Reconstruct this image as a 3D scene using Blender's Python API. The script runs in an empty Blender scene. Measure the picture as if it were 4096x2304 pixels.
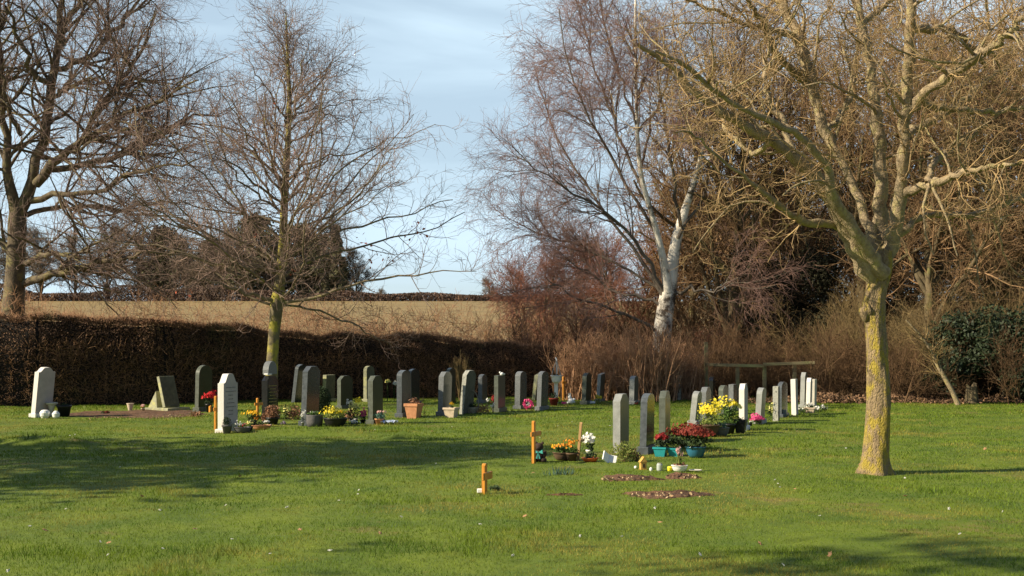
import bpy, bmesh, math, random
import numpy as np
from mathutils import Vector, Matrix, Euler
R = math.radians
S = bpy.context.scene
rng = np.random.default_rng(7)
random.seed(7)

# ------------------------------------------------------------------ camera, world, sun, exposure
F, HZ, EYE = 1200.0, 350.0, 1.62          # focal length in px (1024 wide), horizon row, eye height
cam = bpy.data.cameras.new('camera'); cam.sensor_width = 36; cam.lens = 36 * F / 1024
cam.shift_y = (HZ - 288) / 1024; cam.clip_end = 6000; cam.clip_start = 0.1
co = bpy.data.objects.new('camera', cam); S.collection.objects.link(co)
co.location = (0, 0, EYE); co.rotation_euler = (R(90), 0, 0); S.camera = co
S.view_settings.view_transform = 'Standard'; S.view_settings.look = 'None'
S.view_settings.exposure = 0.72; S.view_settings.gamma = 1
SUN_AZ, SUN_EL = 253.0, 31.0              # azimuth clockwise from +Y (view direction)
sv = Vector((math.sin(R(SUN_AZ)) * math.cos(R(SUN_EL)), math.cos(R(SUN_AZ)) * math.cos(R(SUN_EL)), math.sin(R(SUN_EL))))
sl = bpy.data.lights.new('sun', 'SUN'); sl.energy = 5.0; sl.angle = R(0.6); sl.color = (1, 0.87, 0.64)
so = bpy.data.objects.new('sun', sl); S.collection.objects.link(so)
so.rotation_euler = sv.to_track_quat('Z', 'Y').to_euler(); so.location = (-30, -5, 30)
W = bpy.data.worlds.new('World'); S.world = W; W.use_nodes = True
wn, wl = W.node_tree.nodes, W.node_tree.links
wn.clear()
wo = wn.new('ShaderNodeOutputWorld'); bg = wn.new('ShaderNodeBackground'); sk = wn.new('ShaderNodeTexSky')
sk.sky_type = 'NISHITA'; sk.sun_disc = False; sk.sun_elevation = R(SUN_EL); sk.sun_rotation = R(SUN_AZ)
sk.air_density = 1.0; sk.dust_density = 0.6; sk.ozone_density = 1.5; sk.altitude = 100
bg.inputs['Strength'].default_value = 0.062
tc = wn.new('ShaderNodeTexCoord'); mp = wn.new('ShaderNodeMapping'); mp.inputs['Scale'].default_value = (1.6, 1.6, 9)
mp.inputs['Rotation'].default_value = (0, R(9), 0)
no = wn.new('ShaderNodeTexNoise'); no.inputs['Scale'].default_value = 1.7; no.inputs['Detail'].default_value = 5; no.inputs['Roughness'].default_value = .5
no.inputs['Distortion'].default_value = .6
cr = wn.new('ShaderNodeMapRange'); cr.inputs[1].default_value = .36; cr.inputs[2].default_value = .66; cr.inputs[3].default_value = .55; cr.inputs[4].default_value = 1.0
mx = wn.new('ShaderNodeMix'); mx.data_type = 'RGBA'; mx.inputs[7].default_value = (7.6, 9.7, 11.2, 1)
wl.new(tc.outputs['Generated'], mp.inputs['Vector']); wl.new(mp.outputs[0], no.inputs['Vector']); wl.new(no.outputs['Fac'], cr.inputs[0])
se = wn.new('ShaderNodeSeparateXYZ'); wl.new(tc.outputs['Generated'], se.inputs[0])      # thin cloud confined to the sky ahead, cutting sky fill on shaded stone
cy = wn.new('ShaderNodeMapRange'); cy.interpolation_type = 'SMOOTHSTEP'; cy.inputs[1].default_value = .25; cy.inputs[2].default_value = .85; wl.new(se.outputs['Y'], cy.inputs[0])
cm = wn.new('ShaderNodeMath'); cm.operation = 'MULTIPLY'; wl.new(cr.outputs[0], cm.inputs[0]); wl.new(cy.outputs[0], cm.inputs[1]); wl.new(cm.outputs[0], mx.inputs[0]); wl.new(sk.outputs[0], mx.inputs[6]); wl.new(mx.outputs[2], bg.inputs['Color']); wl.new(bg.outputs[0], wo.inputs[0])

def P(u, v, Y):            # photo position + real distance -> world point
    return Vector(((u - 512) / F * Y, Y, EYE - (v - HZ) / F * Y))
def G(u, v):               # point on the level lawn
    Y = F * EYE / (v - HZ); return Vector(((u - 512) / F * Y, Y, 0.0))
def PXM(v): return (v - HZ) / EYE     # px per metre for things standing at row v

# ------------------------------------------------------------------ object helpers
def link(o, parent=None):
    S.collection.objects.link(o)
    if parent is not None: o.parent = parent
    return o
def tag(o, label=None, cat=None, group=None, kind=None):
    if label: o['label'] = label
    if cat: o['category'] = cat
    if group: o['group'] = group
    if kind: o['kind'] = kind
    return o
def empty(name, loc, rz=0.0, rx=0.0):
    o = bpy.data.objects.new(name, None); o.empty_display_size = .1
    o.location = loc; o.rotation_euler = (rx, 0, rz); return link(o)
def npmesh(name, V, Fc, mats, parent=None, smooth=False, midx=None, attr=None):
    V = np.asarray(V, np.float32); Fc = np.asarray(Fc, np.int32)
    me = bpy.data.meshes.new(name); n, k = Fc.shape
    me.vertices.add(len(V)); me.vertices.foreach_set('co', V.ravel())
    me.loops.add(n * k); me.loops.foreach_set('vertex_index', Fc.ravel())
    me.polygons.add(n); me.polygons.foreach_set('loop_start', np.arange(0, n * k, k, dtype=np.int32))
    me.polygons.foreach_set('loop_total', np.full(n, k, np.int32))
    if smooth: me.polygons.foreach_set('use_smooth', np.ones(n, bool))
    if midx is not None: me.polygons.foreach_set('material_index', np.asarray(midx, np.int32))
    if attr is not None:
        a = me.attributes.new('tint', 'FLOAT', 'POINT'); a.data.foreach_set('value', np.asarray(attr, np.float32))
    me.update(calc_edges=True)
    for m in (mats if isinstance(mats, (list, tuple)) else [mats]): me.materials.append(m)
    o = bpy.data.objects.new(name, me); return link(o, parent)
def bmobj(name, bm, m, parent=None, smooth=False, bevel=0):
    if bevel: bmesh.ops.bevel(bm, geom=[e for e in bm.edges if len(e.link_faces) == 2 and e.calc_face_angle(0) > .5], offset=bevel, segments=1, affect='EDGES')
    bmesh.ops.recalc_face_normals(bm, faces=bm.faces)
    me = bpy.data.meshes.new(name); bm.to_mesh(me); bm.free(); me.materials.append(m)
    if smooth:
        for p in me.polygons: p.use_smooth = True
    return link(bpy.data.objects.new(name, me), parent)
def box(bm, x0, x1, y0, y1, z0, z1, mat=None):
    r = bmesh.ops.create_cube(bm, size=1)['verts']
    for v in r:
        v.co = Vector(((x0 + x1) / 2 + v.co.x * (x1 - x0), (y0 + y1) / 2 + v.co.y * (y1 - y0), (z0 + z1) / 2 + v.co.z * (z1 - z0)))
        if mat is not None: v.co = mat @ v.co
    return r
def lathe(bm, prof, seg=20, square=False, cx=0, cy=0):
    if square: seg = 4
    rings = []
    for r, z in prof:
        ring = []
        for i in range(seg):
            a = 2 * PI * i / seg + (PI / 4 if square else 0); q = r * (1.4142 if square else 1)
            ring.append(bm.verts.new((cx + q * math.cos(a), cy + q * math.sin(a), z)))
        rings.append(ring)
    for a, b in zip(rings, rings[1:]):
        for i in range(seg): bm.faces.new((a[i], a[(i + 1) % seg], b[(i + 1) % seg], b[i]))
    bm.faces.new(rings[0][::-1]); bm.faces.new(rings[-1])
PI = math.pi
def extrude(bm, poly, y0, y1):          # poly of (x,z), extruded along y
    a = [bm.verts.new((x, y0, z)) for x, z in poly]; b = [bm.verts.new((x, y1, z)) for x, z in poly]
    n = len(poly); bm.faces.new(a); bm.faces.new(b[::-1])
    for i in range(n): bm.faces.new((a[i], b[i], b[(i + 1) % n], a[(i + 1) % n]))

# ------------------------------------------------------------------ materials
MC = {}
def mat(key, c1, c2=None, c3=None, scale=8, rough=.85, bump=.3, detail=5, t3=.62, spec=.3, tint=0, trans=0, stretch=None, b2=None):
    """base colour c1<->c2 by noise, c3 in sharper patches, optional per-blade tint attribute"""
    if key in MC: return MC[key]
    m = bpy.data.materials.new(key); m.use_nodes = True; N = m.node_tree.nodes; L = m.node_tree.links
    b = N['Principled BSDF']; b.inputs['Roughness'].default_value = rough; b.inputs['Specular IOR Level'].default_value = spec
    c2 = c2 or tuple(x * .75 for x in c1)
    t = N.new('ShaderNodeTexCoord'); vec = t.outputs['Object']
    if stretch:
        mm = N.new('ShaderNodeMapping'); mm.inputs['Scale'].default_value = stretch; L.new(vec, mm.inputs[0]); vec = mm.outputs[0]
    n = N.new('ShaderNodeTexNoise'); n.inputs['Scale'].default_value = scale; n.inputs['Detail'].default_value = detail; L.new(vec, n.inputs['Vector'])
    r = N.new('ShaderNodeMapRange'); r.inputs[1].default_value = .35; r.inputs[2].default_value = .65; L.new(n.outputs['Fac'], r.inputs[0])
    x = N.new('ShaderNodeMix'); x.data_type = 'RGBA'; x.inputs[6].default_value = (*c1, 1); x.inputs[7].default_value = (*c2, 1); L.new(r.outputs[0], x.inputs[0])
    out = x.outputs[2]
    if c3:
        n3 = N.new('ShaderNodeTexNoise'); n3.inputs['Scale'].default_value = scale * .45; n3.inputs['Detail'].default_value = 8; n3.inputs['Roughness'].default_value = .7
        mo = N.new('ShaderNodeMapping'); mo.inputs['Location'].default_value = (7, 3, 1); L.new(vec, mo.inputs[0]); L.new(mo.outputs[0], n3.inputs['Vector'])
        r3 = N.new('ShaderNodeMapRange'); r3.inputs[1].default_value = t3 - .05; r3.inputs[2].default_value = t3 + .05; L.new(n3.outputs['Fac'], r3.inputs[0])
        x3 = N.new('ShaderNodeMix'); x3.data_type = 'RGBA'; x3.inputs[7].default_value = (*c3, 1); L.new(out, x3.inputs[6]); L.new(r3.outputs[0], x3.inputs[0]); out = x3.outputs[2]
    if tint:
        a = N.new('ShaderNodeAttribute'); a.attribute_name = 'tint'
        h = N.new('ShaderNodeHueSaturation'); ma = N.new('ShaderNodeMath'); ma.operation = 'MULTIPLY_ADD'; ma.inputs[1].default_value = tint; ma.inputs[2].default_value = 1 - tint / 2
        L.new(a.outputs['Fac'], ma.inputs[0]); L.new(ma.outputs[0], h.inputs['Value']); L.new(out, h.inputs['Color']); out = h.outputs[0]
    L.new(out, b.inputs['Base Color'])
    if bump:
        bp = N.new('ShaderNodeBump'); bp.inputs['Strength'].default_value = bump; bp.inputs['Distance'].default_value = b2 or .02
        nb = N.new('ShaderNodeTexNoise'); nb.inputs['Scale'].default_value = scale * 4; nb.inputs['Detail'].default_value = 6; L.new(vec, nb.inputs['Vector'])
        L.new(nb.outputs['Fac'], bp.inputs['Height']); L.new(bp.outputs[0], b.inputs['Normal'])
    if trans:
        td = N.new('ShaderNodeBsdfTranslucent'); L.new(out, td.inputs[0]); ms = N.new('ShaderNodeMixShader'); ms.inputs[0].default_value = trans
        L.new(b.outputs[0], ms.inputs[1]); L.new(td.outputs[0], ms.inputs[2]); L.new(ms.outputs[0], N['Material Output'].inputs[0])
    MC[key] = m; return m
M = dict(
    bark_ash=mat('lichened bark', (.34, .25, .14), (.22, .16, .095), (.38, .29, .05), scale=16, bump=1, stretch=(1, 1, .5), t3=.525, b2=.05),
    limb_ash=mat('pale green branch bark', (.38, .295, .185), (.23, .175, .11), (.36, .30, .14), scale=14, bump=1, t3=.56),
    twig_ash=mat('ochre twigs', (.42, .29, .14), (.24, .16, .085), scale=3, bump=0),
    bark_oak=mat('grey brown oak bark', (.15, .115, .075), (.09, .07, .045), (.20, .17, .075), scale=6, bump=.8, t3=.56),
    limb_oak=mat('olive brown limbs', (.22, .175, .12), (.14, .11, .075), (.26, .24, .09), scale=4, bump=.3, t3=.6),
    twig_oak=mat('purplish brown twigs', (.29, .20, .165), (.18, .125, .105), scale=1.2, bump=0),
    bark_mid=mat('young trunk bark', (.17, .14, .085), (.11, .09, .055), (.33, .29, .05), scale=5, bump=.7, t3=.53),
    bark_birch=mat('white birch bark', (.86, .80, .70), (.66, .60, .52), (.07, .055, .045), scale=2.6, bump=.6, t3=.555),
    limb_birch=mat('brown birch limbs', (.17, .14, .11), (.10, .08, .065), (.38, .33, .27), scale=3, bump=.3, t3=.62),
    twig_birch=mat('purple birch twigs', (.30, .18, .145), (.19, .115, .10), scale=.8, bump=0),
    bark_wood=mat('woodland bark', (.15, .115, .065), (.09, .07, .04), (.17, .15, .06), scale=4, bump=.5, t3=.58),
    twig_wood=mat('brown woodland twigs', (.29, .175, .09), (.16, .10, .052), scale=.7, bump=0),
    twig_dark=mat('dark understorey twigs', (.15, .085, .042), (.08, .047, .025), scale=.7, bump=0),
    twig_red=mat('reddish woodland twigs', (.30, .125, .08), (.19, .085, .055), scale=.8, bump=0),
    twig_olive=mat('olive shrub stems', (.25, .175, .075), (.13, .09, .042), scale=1.5, bump=0),
    twig_brown=mat('warm brown shrub stems', (.50, .29, .17), (.26, .14, .075), scale=6, bump=0),
    hedge_leaf=mat('brown hedge leaves', (.19, .105, .06), (.085, .048, .03), (.11, .095, .04), scale=1.1, bump=0, tint=.9, t3=.6),
    hedge_core=mat('hedge interior', (.012, .009, .007), scale=3, bump=.5),  # near-black core paints the shade deep inside the hedge
    evergreen=mat('evergreen needles', (.055, .07, .028), (.03, .042, .018), scale=1.2, bump=0, tint=.7),
    holly=mat('holly leaves', (.035, .05, .022), (.018, .03, .014), scale=3, bump=0, rough=.6, tint=.7),
    ivyd=mat('dark ivy leaves', (.045, .042, .02), (.025, .024, .013), scale=1, bump=0, tint=.7),
    ivy=mat('olive ivy leaves', (.09, .085, .03), (.05, .05, .02), scale=1, bump=0, tint=.7),
    far_ev=mat('far evergreen crown', (.12, .115, .055), (.08, .078, .042), scale=.4, bump=0, tint=.6),
    far_twig=mat('far bare twigs', (.18, .145, .105), (.13, .105, .075), scale=.3, bump=0),
    litter=mat('dead leaf litter', (.25, .145, .08), (.12, .07, .042), scale=2, bump=0, tint=1.0),
    soil=mat('bare soil', (.17, .09, .05), (.07, .04, .025), (.30, .21, .12), scale=7, bump=1, t3=.64),
    chalk=mat('pale soil crumbs', (.50, .38, .22), (.32, .22, .12), scale=20, bump=.5),
    st_white=mat('white stone', (.82, .78, .73), (.74, .70, .66), scale=6, rough=.75, bump=.15),
    st_cream=mat('cream stone', (.62, .58, .50), (.50, .47, .41), scale=6, rough=.8, bump=.2),
    st_lgrey=mat('light grey stone', (.34, .35, .34), (.26, .27, .26), scale=10, rough=.6, bump=.15),
    st_grey=mat('grey granite', (.20, .21, .22), (.14, .15, .155), scale=30, rough=.45, bump=.08),
    st_dark=mat('dark slate', (.11, .125, .14), (.07, .08, .09), scale=20, rough=.35, bump=.06),
    st_green=mat('green tinged slate', (.13, .145, .12), (.09, .10, .08), scale=14, rough=.45, bump=.08),
    st_black=mat('polished black granite', (.025, .026, .03), (.018, .018, .02), scale=30, rough=.12, bump=0, spec=.6),
    st_lichen=mat('lichened stone', (.36, .36, .24), (.26, .26, .18), (.46, .45, .20), scale=10, rough=.85, bump=.3, t3=.55),
    st_spot=mat('spotted stone', (.46, .46, .40), (.34, .34, .30), (.07, .07, .06), scale=26, rough=.8, bump=.2, t3=.60),
    letter=mat('engraved letters', (.24, .22, .21), scale=20, bump=0), gold=mat('gilt letters', (.36, .30, .10), scale=20, bump=0, rough=.4),
    wood_or=mat('orange varnished wood', (.68, .30, .045), (.42, .16, .025), scale=40, stretch=(1, 1, .08), rough=.4, bump=.1),
    wood_pl=mat('weathered pine', (.46, .29, .13), (.36, .22, .1), scale=10, stretch=(1, 1, .2), bump=.3),
    rail=mat('weathered fence timber', (.24, .20, .11), (.15, .125, .07), (.28, .27, .12), scale=5, stretch=(.3, 1, 1), bump=.6, t3=.55),
    terra=mat('terracotta', (.56, .27, .14), (.44, .20, .10), scale=12, bump=.2), orange=mat('orange plastic', (.72, .17, .05), scale=4, bump=0, rough=.4),
    cream=mat('cream pot', (.62, .50, .38), scale=8, bump=.1), grey=mat('grey pot', (.13, .125, .13), scale=12, bump=.2), black=mat('black plastic', (.02, .02, .022), scale=8, bump=0, rough=.4),
    blue=mat('blue glazed pot', (.03, .15, .24), (.02, .10, .17), scale=6, bump=0, rough=.18, spec=.6), teal=mat('teal glazed pot', (.03, .30, .33), scale=6, bump=0, rough=.2),
    brownpot=mat('brown pot', (.12, .075, .045), scale=8, bump=.2), redpot=mat('dark red pot', (.22, .035, .025), scale=8, bump=.1),
    white=mat('white paint', (.85, .84, .81), (.78, .77, .74), scale=6, bump=.05, rough=.5), yellow=mat('yellow plastic', (.85, .75, .04), scale=4, bump=0, rough=.4),
    earth=mat('potting compost', (.05, .03, .02), scale=20, bump=.5),
    wicker=mat('pale wicker', (.36, .32, .25), (.22, .19, .14), scale=30, bump=.5), metal=mat('grey metal', (.35, .35, .36), scale=8, bump=0, rough=.35),
    gnome=mat('honey coloured resin', (.62, .38, .10), (.40, .22, .05), scale=20, bump=.2), dkbrown=mat('dark brown fur', (.07, .045, .035), (.04, .026, .02), scale=40, bump=.5),
    bow=mat('turquoise ribbon', (.12, .62, .55), scale=5, bump=0), sheet=mat('blue white wrapping', (.40, .46, .60), (.26, .32, .48), scale=12, bump=.3, rough=.3),
    leaf=mat('green leaves', (.09, .16, .035), (.05, .10, .025), scale=10, bump=0, tint=.7, trans=.2), leafd=mat('dark green leaves', (.035, .06, .02), (.02, .035, .014), scale=10, bump=0, tint=.7),
    leafy=mat('yellow green leaves', (.26, .30, .07), (.15, .19, .05), scale=10, bump=0, tint=.6, trans=.2), leafb=mat('blue green leaves', (.10, .19, .14), scale=10, bump=0, tint=.6),
    heather=mat('brown heather', (.32, .16, .09), (.19, .10, .06), scale=10, bump=0, tint=.8),
    glass=mat('jar glass', (.45, .50, .48), scale=4, bump=0, rough=.08, spec=.8))
def petal(key, c, c2=None):
    return mat(key + ' petals', c, c2 or tuple(x * .75 for x in c), scale=25, bump=0, tint=.35, rough=.7, trans=.25)
PET = dict(yellow=petal('yellow', (.90, .74, .05)), paley=petal('pale yellow', (.90, .84, .30)), white=petal('white', (.85, .84, .78)), red=petal('red', (.62, .02, .03)), pink=petal('pink', (.80, .10, .30)),
           orange=petal('orange', (.88, .34, .03)), dred=petal('dark red', (.36, .03, .03)), rust=petal('rust red', (.27, .04, .025), (.14, .025, .018)), palepink=petal('pale pink', (.75, .45, .42)), lilac=petal('lilac', (.55, .40, .55)), gold=petal('golden', (.88, .52, .02)))

# ------------------------------------------------------------------ terrain
def sm(a, b, x):
    t = np.clip((x - a) / (b - a), 0, 1); return t * t * (3 - 2 * t)
def vnoise(x, y, s, seed):
    r = np.random.default_rng(seed); T = r.random((64, 64)); x = x / s; y = y / s
    xi = np.floor(x).astype(int); yi = np.floor(y).astype(int); fx = x - xi; fy = y - yi; fx = fx * fx * (3 - 2 * fx); fy = fy * fy * (3 - 2 * fy)
    g = lambda a, b: T[a % 64, b % 64]
    return (g(xi, yi) * (1 - fx) + g(xi + 1, yi) * fx) * (1 - fy) + (g(xi, yi + 1) * (1 - fx) + g(xi + 1, yi + 1) * fx) * fy
MOUNDS = [(G(40, 446), 1.0, .42, .20), (G(310, 434.5), 1.5, .30, .12), (G(403, 438.5), .22, .16, .15), (G(640, 476), 1.6, .25, .035)]
PATCH = []                                   # bare earth ellipses kept free of grass blades
def reg(u0, u1, v, dy):
    a, b = G(u0, v), G(u1, v); PATCH.append(((a.x + b.x) / 2, a.y, (b.x - a.x) / 2, dy)); return (a + b) / 2, (b.x - a.x) / 2
for q in ((622, 708, 496.5, .24), (598, 660, 479.5, .24), (664, 700, 478, .20), (66, 214, 413.3, 2.3), (548, 585, 496, .04), (275, 400, 431.5, .10)): reg(*q)
def height(x, y):
    x = np.asarray(x, float); y = np.asarray(y, float)
    near = (vnoise(x, y, 1.7, 1) - .5) * .05 + (vnoise(x, y, .5, 2) - .5) * .02
    for c, sx, sy, h in MOUNDS: near = near + h * np.exp(-((x - c.x) / sx) ** 2 - ((y - c.y) / sy) ** 2)
    rise = 12.2 * sm(46, 250, y) ** 1.0 * (.5 + .5 * sm(40, 250, y)) if False else 0
    t = np.clip((y - 44) / 206, 0, 1.0); rise = 11.8 * (t * .86 + .14 * t * t)
    over = np.clip((y - 250) / 600, 0, 1); rise = rise - 10 * over * over
    edge = 1 - sm(40, 46, y)
    return near * edge + rise + (vnoise(x, y, 6, 5) - .5) * .25 * (1 - edge) * (1 - sm(60, 120, y))
def sheet(name, xs, ys, m):
    X, Y = np.meshgrid(xs, ys); V = np.stack([X, Y, height(X, Y)], -1).reshape(-1, 3); nx = len(xs)
    i = (np.arange(len(ys) - 1)[:, None] * nx + np.arange(nx - 1)[None]).ravel()
    return npmesh(name, V, np.stack([i, i + 1, i + nx + 1, i + nx], 1), m, smooth=True)
lawn_m = mat('mown grass', (.14, .18, .012), (.08, .125, .009), (.19, .15, .04), scale=1.1, bump=.8, t3=.64, detail=8, b2=.04)
rough_m = mat('rough bank', (.25, .165, .085), (.16, .11, .055), (.17, .15, .05), scale=.8, bump=1, t3=.6, b2=.08)
field_m = mat('ploughed stubble field', (.32, .225, .095), (.21, .15, .06), (.17, .125, .055), scale=.7, bump=1, t3=.60, detail=10, b2=.3, stretch=(.25, 1, 1))
xs = np.concatenate([np.linspace(-400, -30, 20), np.arange(-29, 29, .25), np.linspace(30, 400, 20)])
XC = 43.0
tag(sheet('lawn', xs, np.concatenate([np.linspace(-60, 3, 12), np.arange(3.5, XC + .01, .25)]), lawn_m), kind='structure')
tag(sheet('rough_ground', xs, np.concatenate([np.arange(XC, 60, .5), [60.0]]), rough_m), kind='structure')
xf = np.concatenate([np.linspace(-2500, -200, 14), np.linspace(-190, 190, 90), np.linspace(200, 2500, 14)])
tag(sheet('field', xf, np.concatenate([np.linspace(60, 260, 60), np.linspace(270, 900, 30), np.linspace(1000, 4500, 10)]), field_m), kind='structure')

# ------------------------------------------------------------------ scattered leaf / blade builders
def unit(v): return v / np.maximum(np.linalg.norm(v, axis=-1, keepdims=True), 1e-9)
def leaves(C, size, rs, nrm=None, jitter=1.0, asp=.6):      # diamond leaves at centres C
    n = len(C); a = unit(rs.normal(size=(n, 3)) * jitter + (0 if nrm is None else nrm)); b = unit(np.cross(a, rs.normal(size=(n, 3))))
    c = np.cross(a, b); s = (size * rs.uniform(.6, 1.3, n))[:, None]
    V = np.stack([C + b * s, C + c * s * asp, C - b * s, C - c * s * asp], 1).reshape(-1, 3)
    return V, np.arange(4 * n).reshape(-1, 4), np.repeat(rs.random(n), 4)
def blades(x, y, h, w, rs, lean=.5):
    n = len(x); z = height(x, y); az = rs.uniform(0, 2 * PI, n); d = np.stack([np.cos(az), np.sin(az), 0 * az], 1) * w[:, None]
    la = rs.uniform(0, 2 * PI, n); ln = np.stack([np.cos(la), np.sin(la), 0 * la], 1) * (h * rs.uniform(.1, lean, n))[:, None]
    B = np.stack([x, y, z - .005], 1); T = B + ln + np.array([0, 0, 1]) * h[:, None]
    V = np.stack([B - d, B + d, T], 1).reshape(-1, 3)
    return V, np.arange(3 * n).reshape(-1, 3), np.repeat(rs.random(n), 3)
grass_m = mat('grass blades', (.17, .235, .014), (.075, .145, .010), (.29, .25, .05), scale=1.4, bump=0, tint=.8, t3=.555, detail=8, trans=.35, rough=.6, spec=.25)
def grass():
    rs = np.random.default_rng(3); XS, YS, HS, WS = [], [], [], []
    for y0, y1, dens, hh, ww in ((7.5, 12, 1900, .034, .0028), (12, 18, 1000, .038, .004), (18, 28, 420, .042, .0062), (28, 43, 170, .05, .010)):
        n = int(dens * (y1 - y0) * (y0 + y1) / 2 * 1.04); yy = rs.uniform(y0, y1, n); xx = rs.uniform(-.52, .52, n) * yy
        keep = np.ones(n, bool); wob = (vnoise(xx, yy, .3, 21) - .5) * 1.1
        for cx, cy, rx, ry in PATCH: keep &= (((xx - cx) / rx) ** 2 + ((yy - cy) / ry) ** 2 + wob > .9) | (rs.random(n) < .12)
        edge = 41.2 - 6.6 * sm(5.5, 16.5, -xx) - 4.2 * sm(6.5, 9.5, xx) + (vnoise(xx, yy, 1.1, 22) - .5) * 1.6; keep &= (yy < edge) | (rs.random(n) < .12)
        xx, yy = xx[keep], yy[keep]; n = len(xx)
        k = vnoise(xx, yy, .35, 11) * .6 + vnoise(xx, yy, 1.3, 12) * .6
        XS.append(xx); YS.append(yy); HS.append(hh * .78 * (.45 + .9 * k) * (1 + .7 * sm(.70, .9, vnoise(xx, yy, .8, 44))) * rs.uniform(.6, 1.3, n)); WS.append(np.full(n, ww))
    x, y, h, w = map(np.concatenate, (XS, YS, HS, WS))
    for c, sx, sy, hm in MOUNDS[:3]:
        h = h + .06 * np.exp(-((x - c.x) / sx) ** 2 - ((y - c.y) / sy) ** 2) * rs.random(len(h))
    o = npmesh('grass', *blades(x, y, h, w, rs, 1.0)[:2], grass_m, attr=None)
    a = o.data.attributes.new('tint', 'FLOAT', 'POINT'); a.data.foreach_set('value', np.repeat(rs.random(len(x)), 3).astype(np.float32))
    tag(o, 'short uneven green grass covering the whole churchyard lawn', 'grass', kind='stuff')
grass()

# ------------------------------------------------------------------ branching trees (vectorised)
def poly_resample(pts, rad, K):
    pts = np.array(pts, float); rad = np.array(rad, float)
    d = np.r_[0, np.cumsum(np.linalg.norm(np.diff(pts, axis=0), axis=1))]; t = np.linspace(0, d[-1], K)
    # Catmull-like smoothing through dense linear sampling
    q = np.stack([np.interp(t, d, pts[:, i]) for i in range(3)], 1)
    for _ in range(2): q[1:-1] = (q[:-2] + 2 * q[1:-1] + q[2:]) / 4
    return q, np.interp(t, d, rad)
def spawn(Pp, Rp, n, rs, t0=.15, t1=1.0, ang=(35, 65), L=1.0, Lr=(.6, 1.25), fall=.5, K=6, wig=.18, up=.05, rr=.6, tip=.35, rmin=.002, rmax=9, ltab=None, flat=0):
    N, Kp, _ = Pp.shape; seg = np.linalg.norm(np.diff(Pp, axis=1), axis=2).sum(1); w = seg / seg.sum()
    i = rs.choice(N, n, p=w); t = rs.uniform(t0, t1, n); ft = t * (Kp - 1); k = np.minimum(ft.astype(int), Kp - 2); f = (ft - k)[:, None]
    pos = Pp[i, k] * (1 - f) + Pp[i, k + 1] * f; T = unit(Pp[i, k + 1] - Pp[i, k]); r = Rp[i, k] * (1 - f[:, 0]) + Rp[i, k + 1] * f[:, 0]
    q = rs.normal(size=(n, 3)); q[:, 2] *= (1 - flat); q = unit(q - (q * T).sum(1, keepdims=True) * T)
    a = np.radians(rs.uniform(*ang, n))[:, None]; d = np.cos(a) * T + np.sin(a) * q
    ln = (np.interp(t, ltab[0], ltab[1]) if ltab is not None else L * (1 - fall * t)) * rs.uniform(*Lr, n); st = (ln / (K - 1))[:, None]
    pts = [pos]; drift = rs.normal(size=(n, 3)) * wig * .5
    for j in range(K - 1):
        d = unit(d + drift + rs.normal(size=(n, 3)) * wig + np.array([0, 0, up])); pos = pos + d * st; pts.append(pos)
    r0 = np.clip(r * rr, rmin, rmax); Rc = r0[:, None] * np.linspace(1, tip, K)[None]
    return np.stack(pts, 1), Rc
def tube_arrays(Pp, Rp, sides):
    N, K, _ = Pp.shape; T = np.empty_like(Pp); T[:, 1:-1] = Pp[:, 2:] - Pp[:, :-2]; T[:, 0] = Pp[:, 1] - Pp[:, 0]; T[:, -1] = Pp[:, -1] - Pp[:, -2]; T = unit(T)
    D = unit(Pp[:, -1] - Pp[:, 0]); ref = np.eye(3)[np.argmin(np.abs(D), axis=1)][:, None, :]
    n1 = unit(np.cross(T, ref)); n2 = np.cross(T, n1); a = np.arange(sides) * 2 * PI / sides
    V = Pp[:, :, None] + Rp[:, :, None, None] * (np.cos(a)[None, None, :, None] * n1[:, :, None] + np.sin(a)[None, None, :, None] * n2[:, :, None])
    b = (np.arange(N)[:, None, None] * K + np.arange(K - 1)[None, :, None]) * sides; s = np.arange(sides)[None, None]; s2 = (s + 1) % sides
    Fc = np.stack([b + s, b + s2, b + s2 + sides, b + s + sides], -1).reshape(-1, 4)
    return V.reshape(-1, 3), Fc
def tubes(name, batches, m, parent, smooth=True):
    Vs, Fs, o, mi = [], [], 0, []; ms = []
    for bt in batches:
        Pp, Rp, sd = bt[:3]; mm = bt[3] if len(bt) > 3 else m
        V, Fc = tube_arrays(Pp, Rp, sd); Vs.append(V); Fs.append(Fc + o); o += len(V)
        if mm not in ms: ms.append(mm)
        mi.append(np.full(len(Fc), ms.index(mm)))
    return npmesh(name, np.concatenate(Vs), np.concatenate(Fs), ms, parent, smooth=smooth, midx=np.concatenate(mi))
def rel(Pp, base): return Pp - np.array(base)

def limb_set(lims, K=14):
    A, B = zip(*[poly_resample(p, r, K) for p, r in lims]); return np.stack(A), np.stack(B)
def roughen(Pp, amp, rs):
    n = rs.normal(size=Pp.shape) * amp; n[:, 0] = 0; return Pp + n

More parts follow.
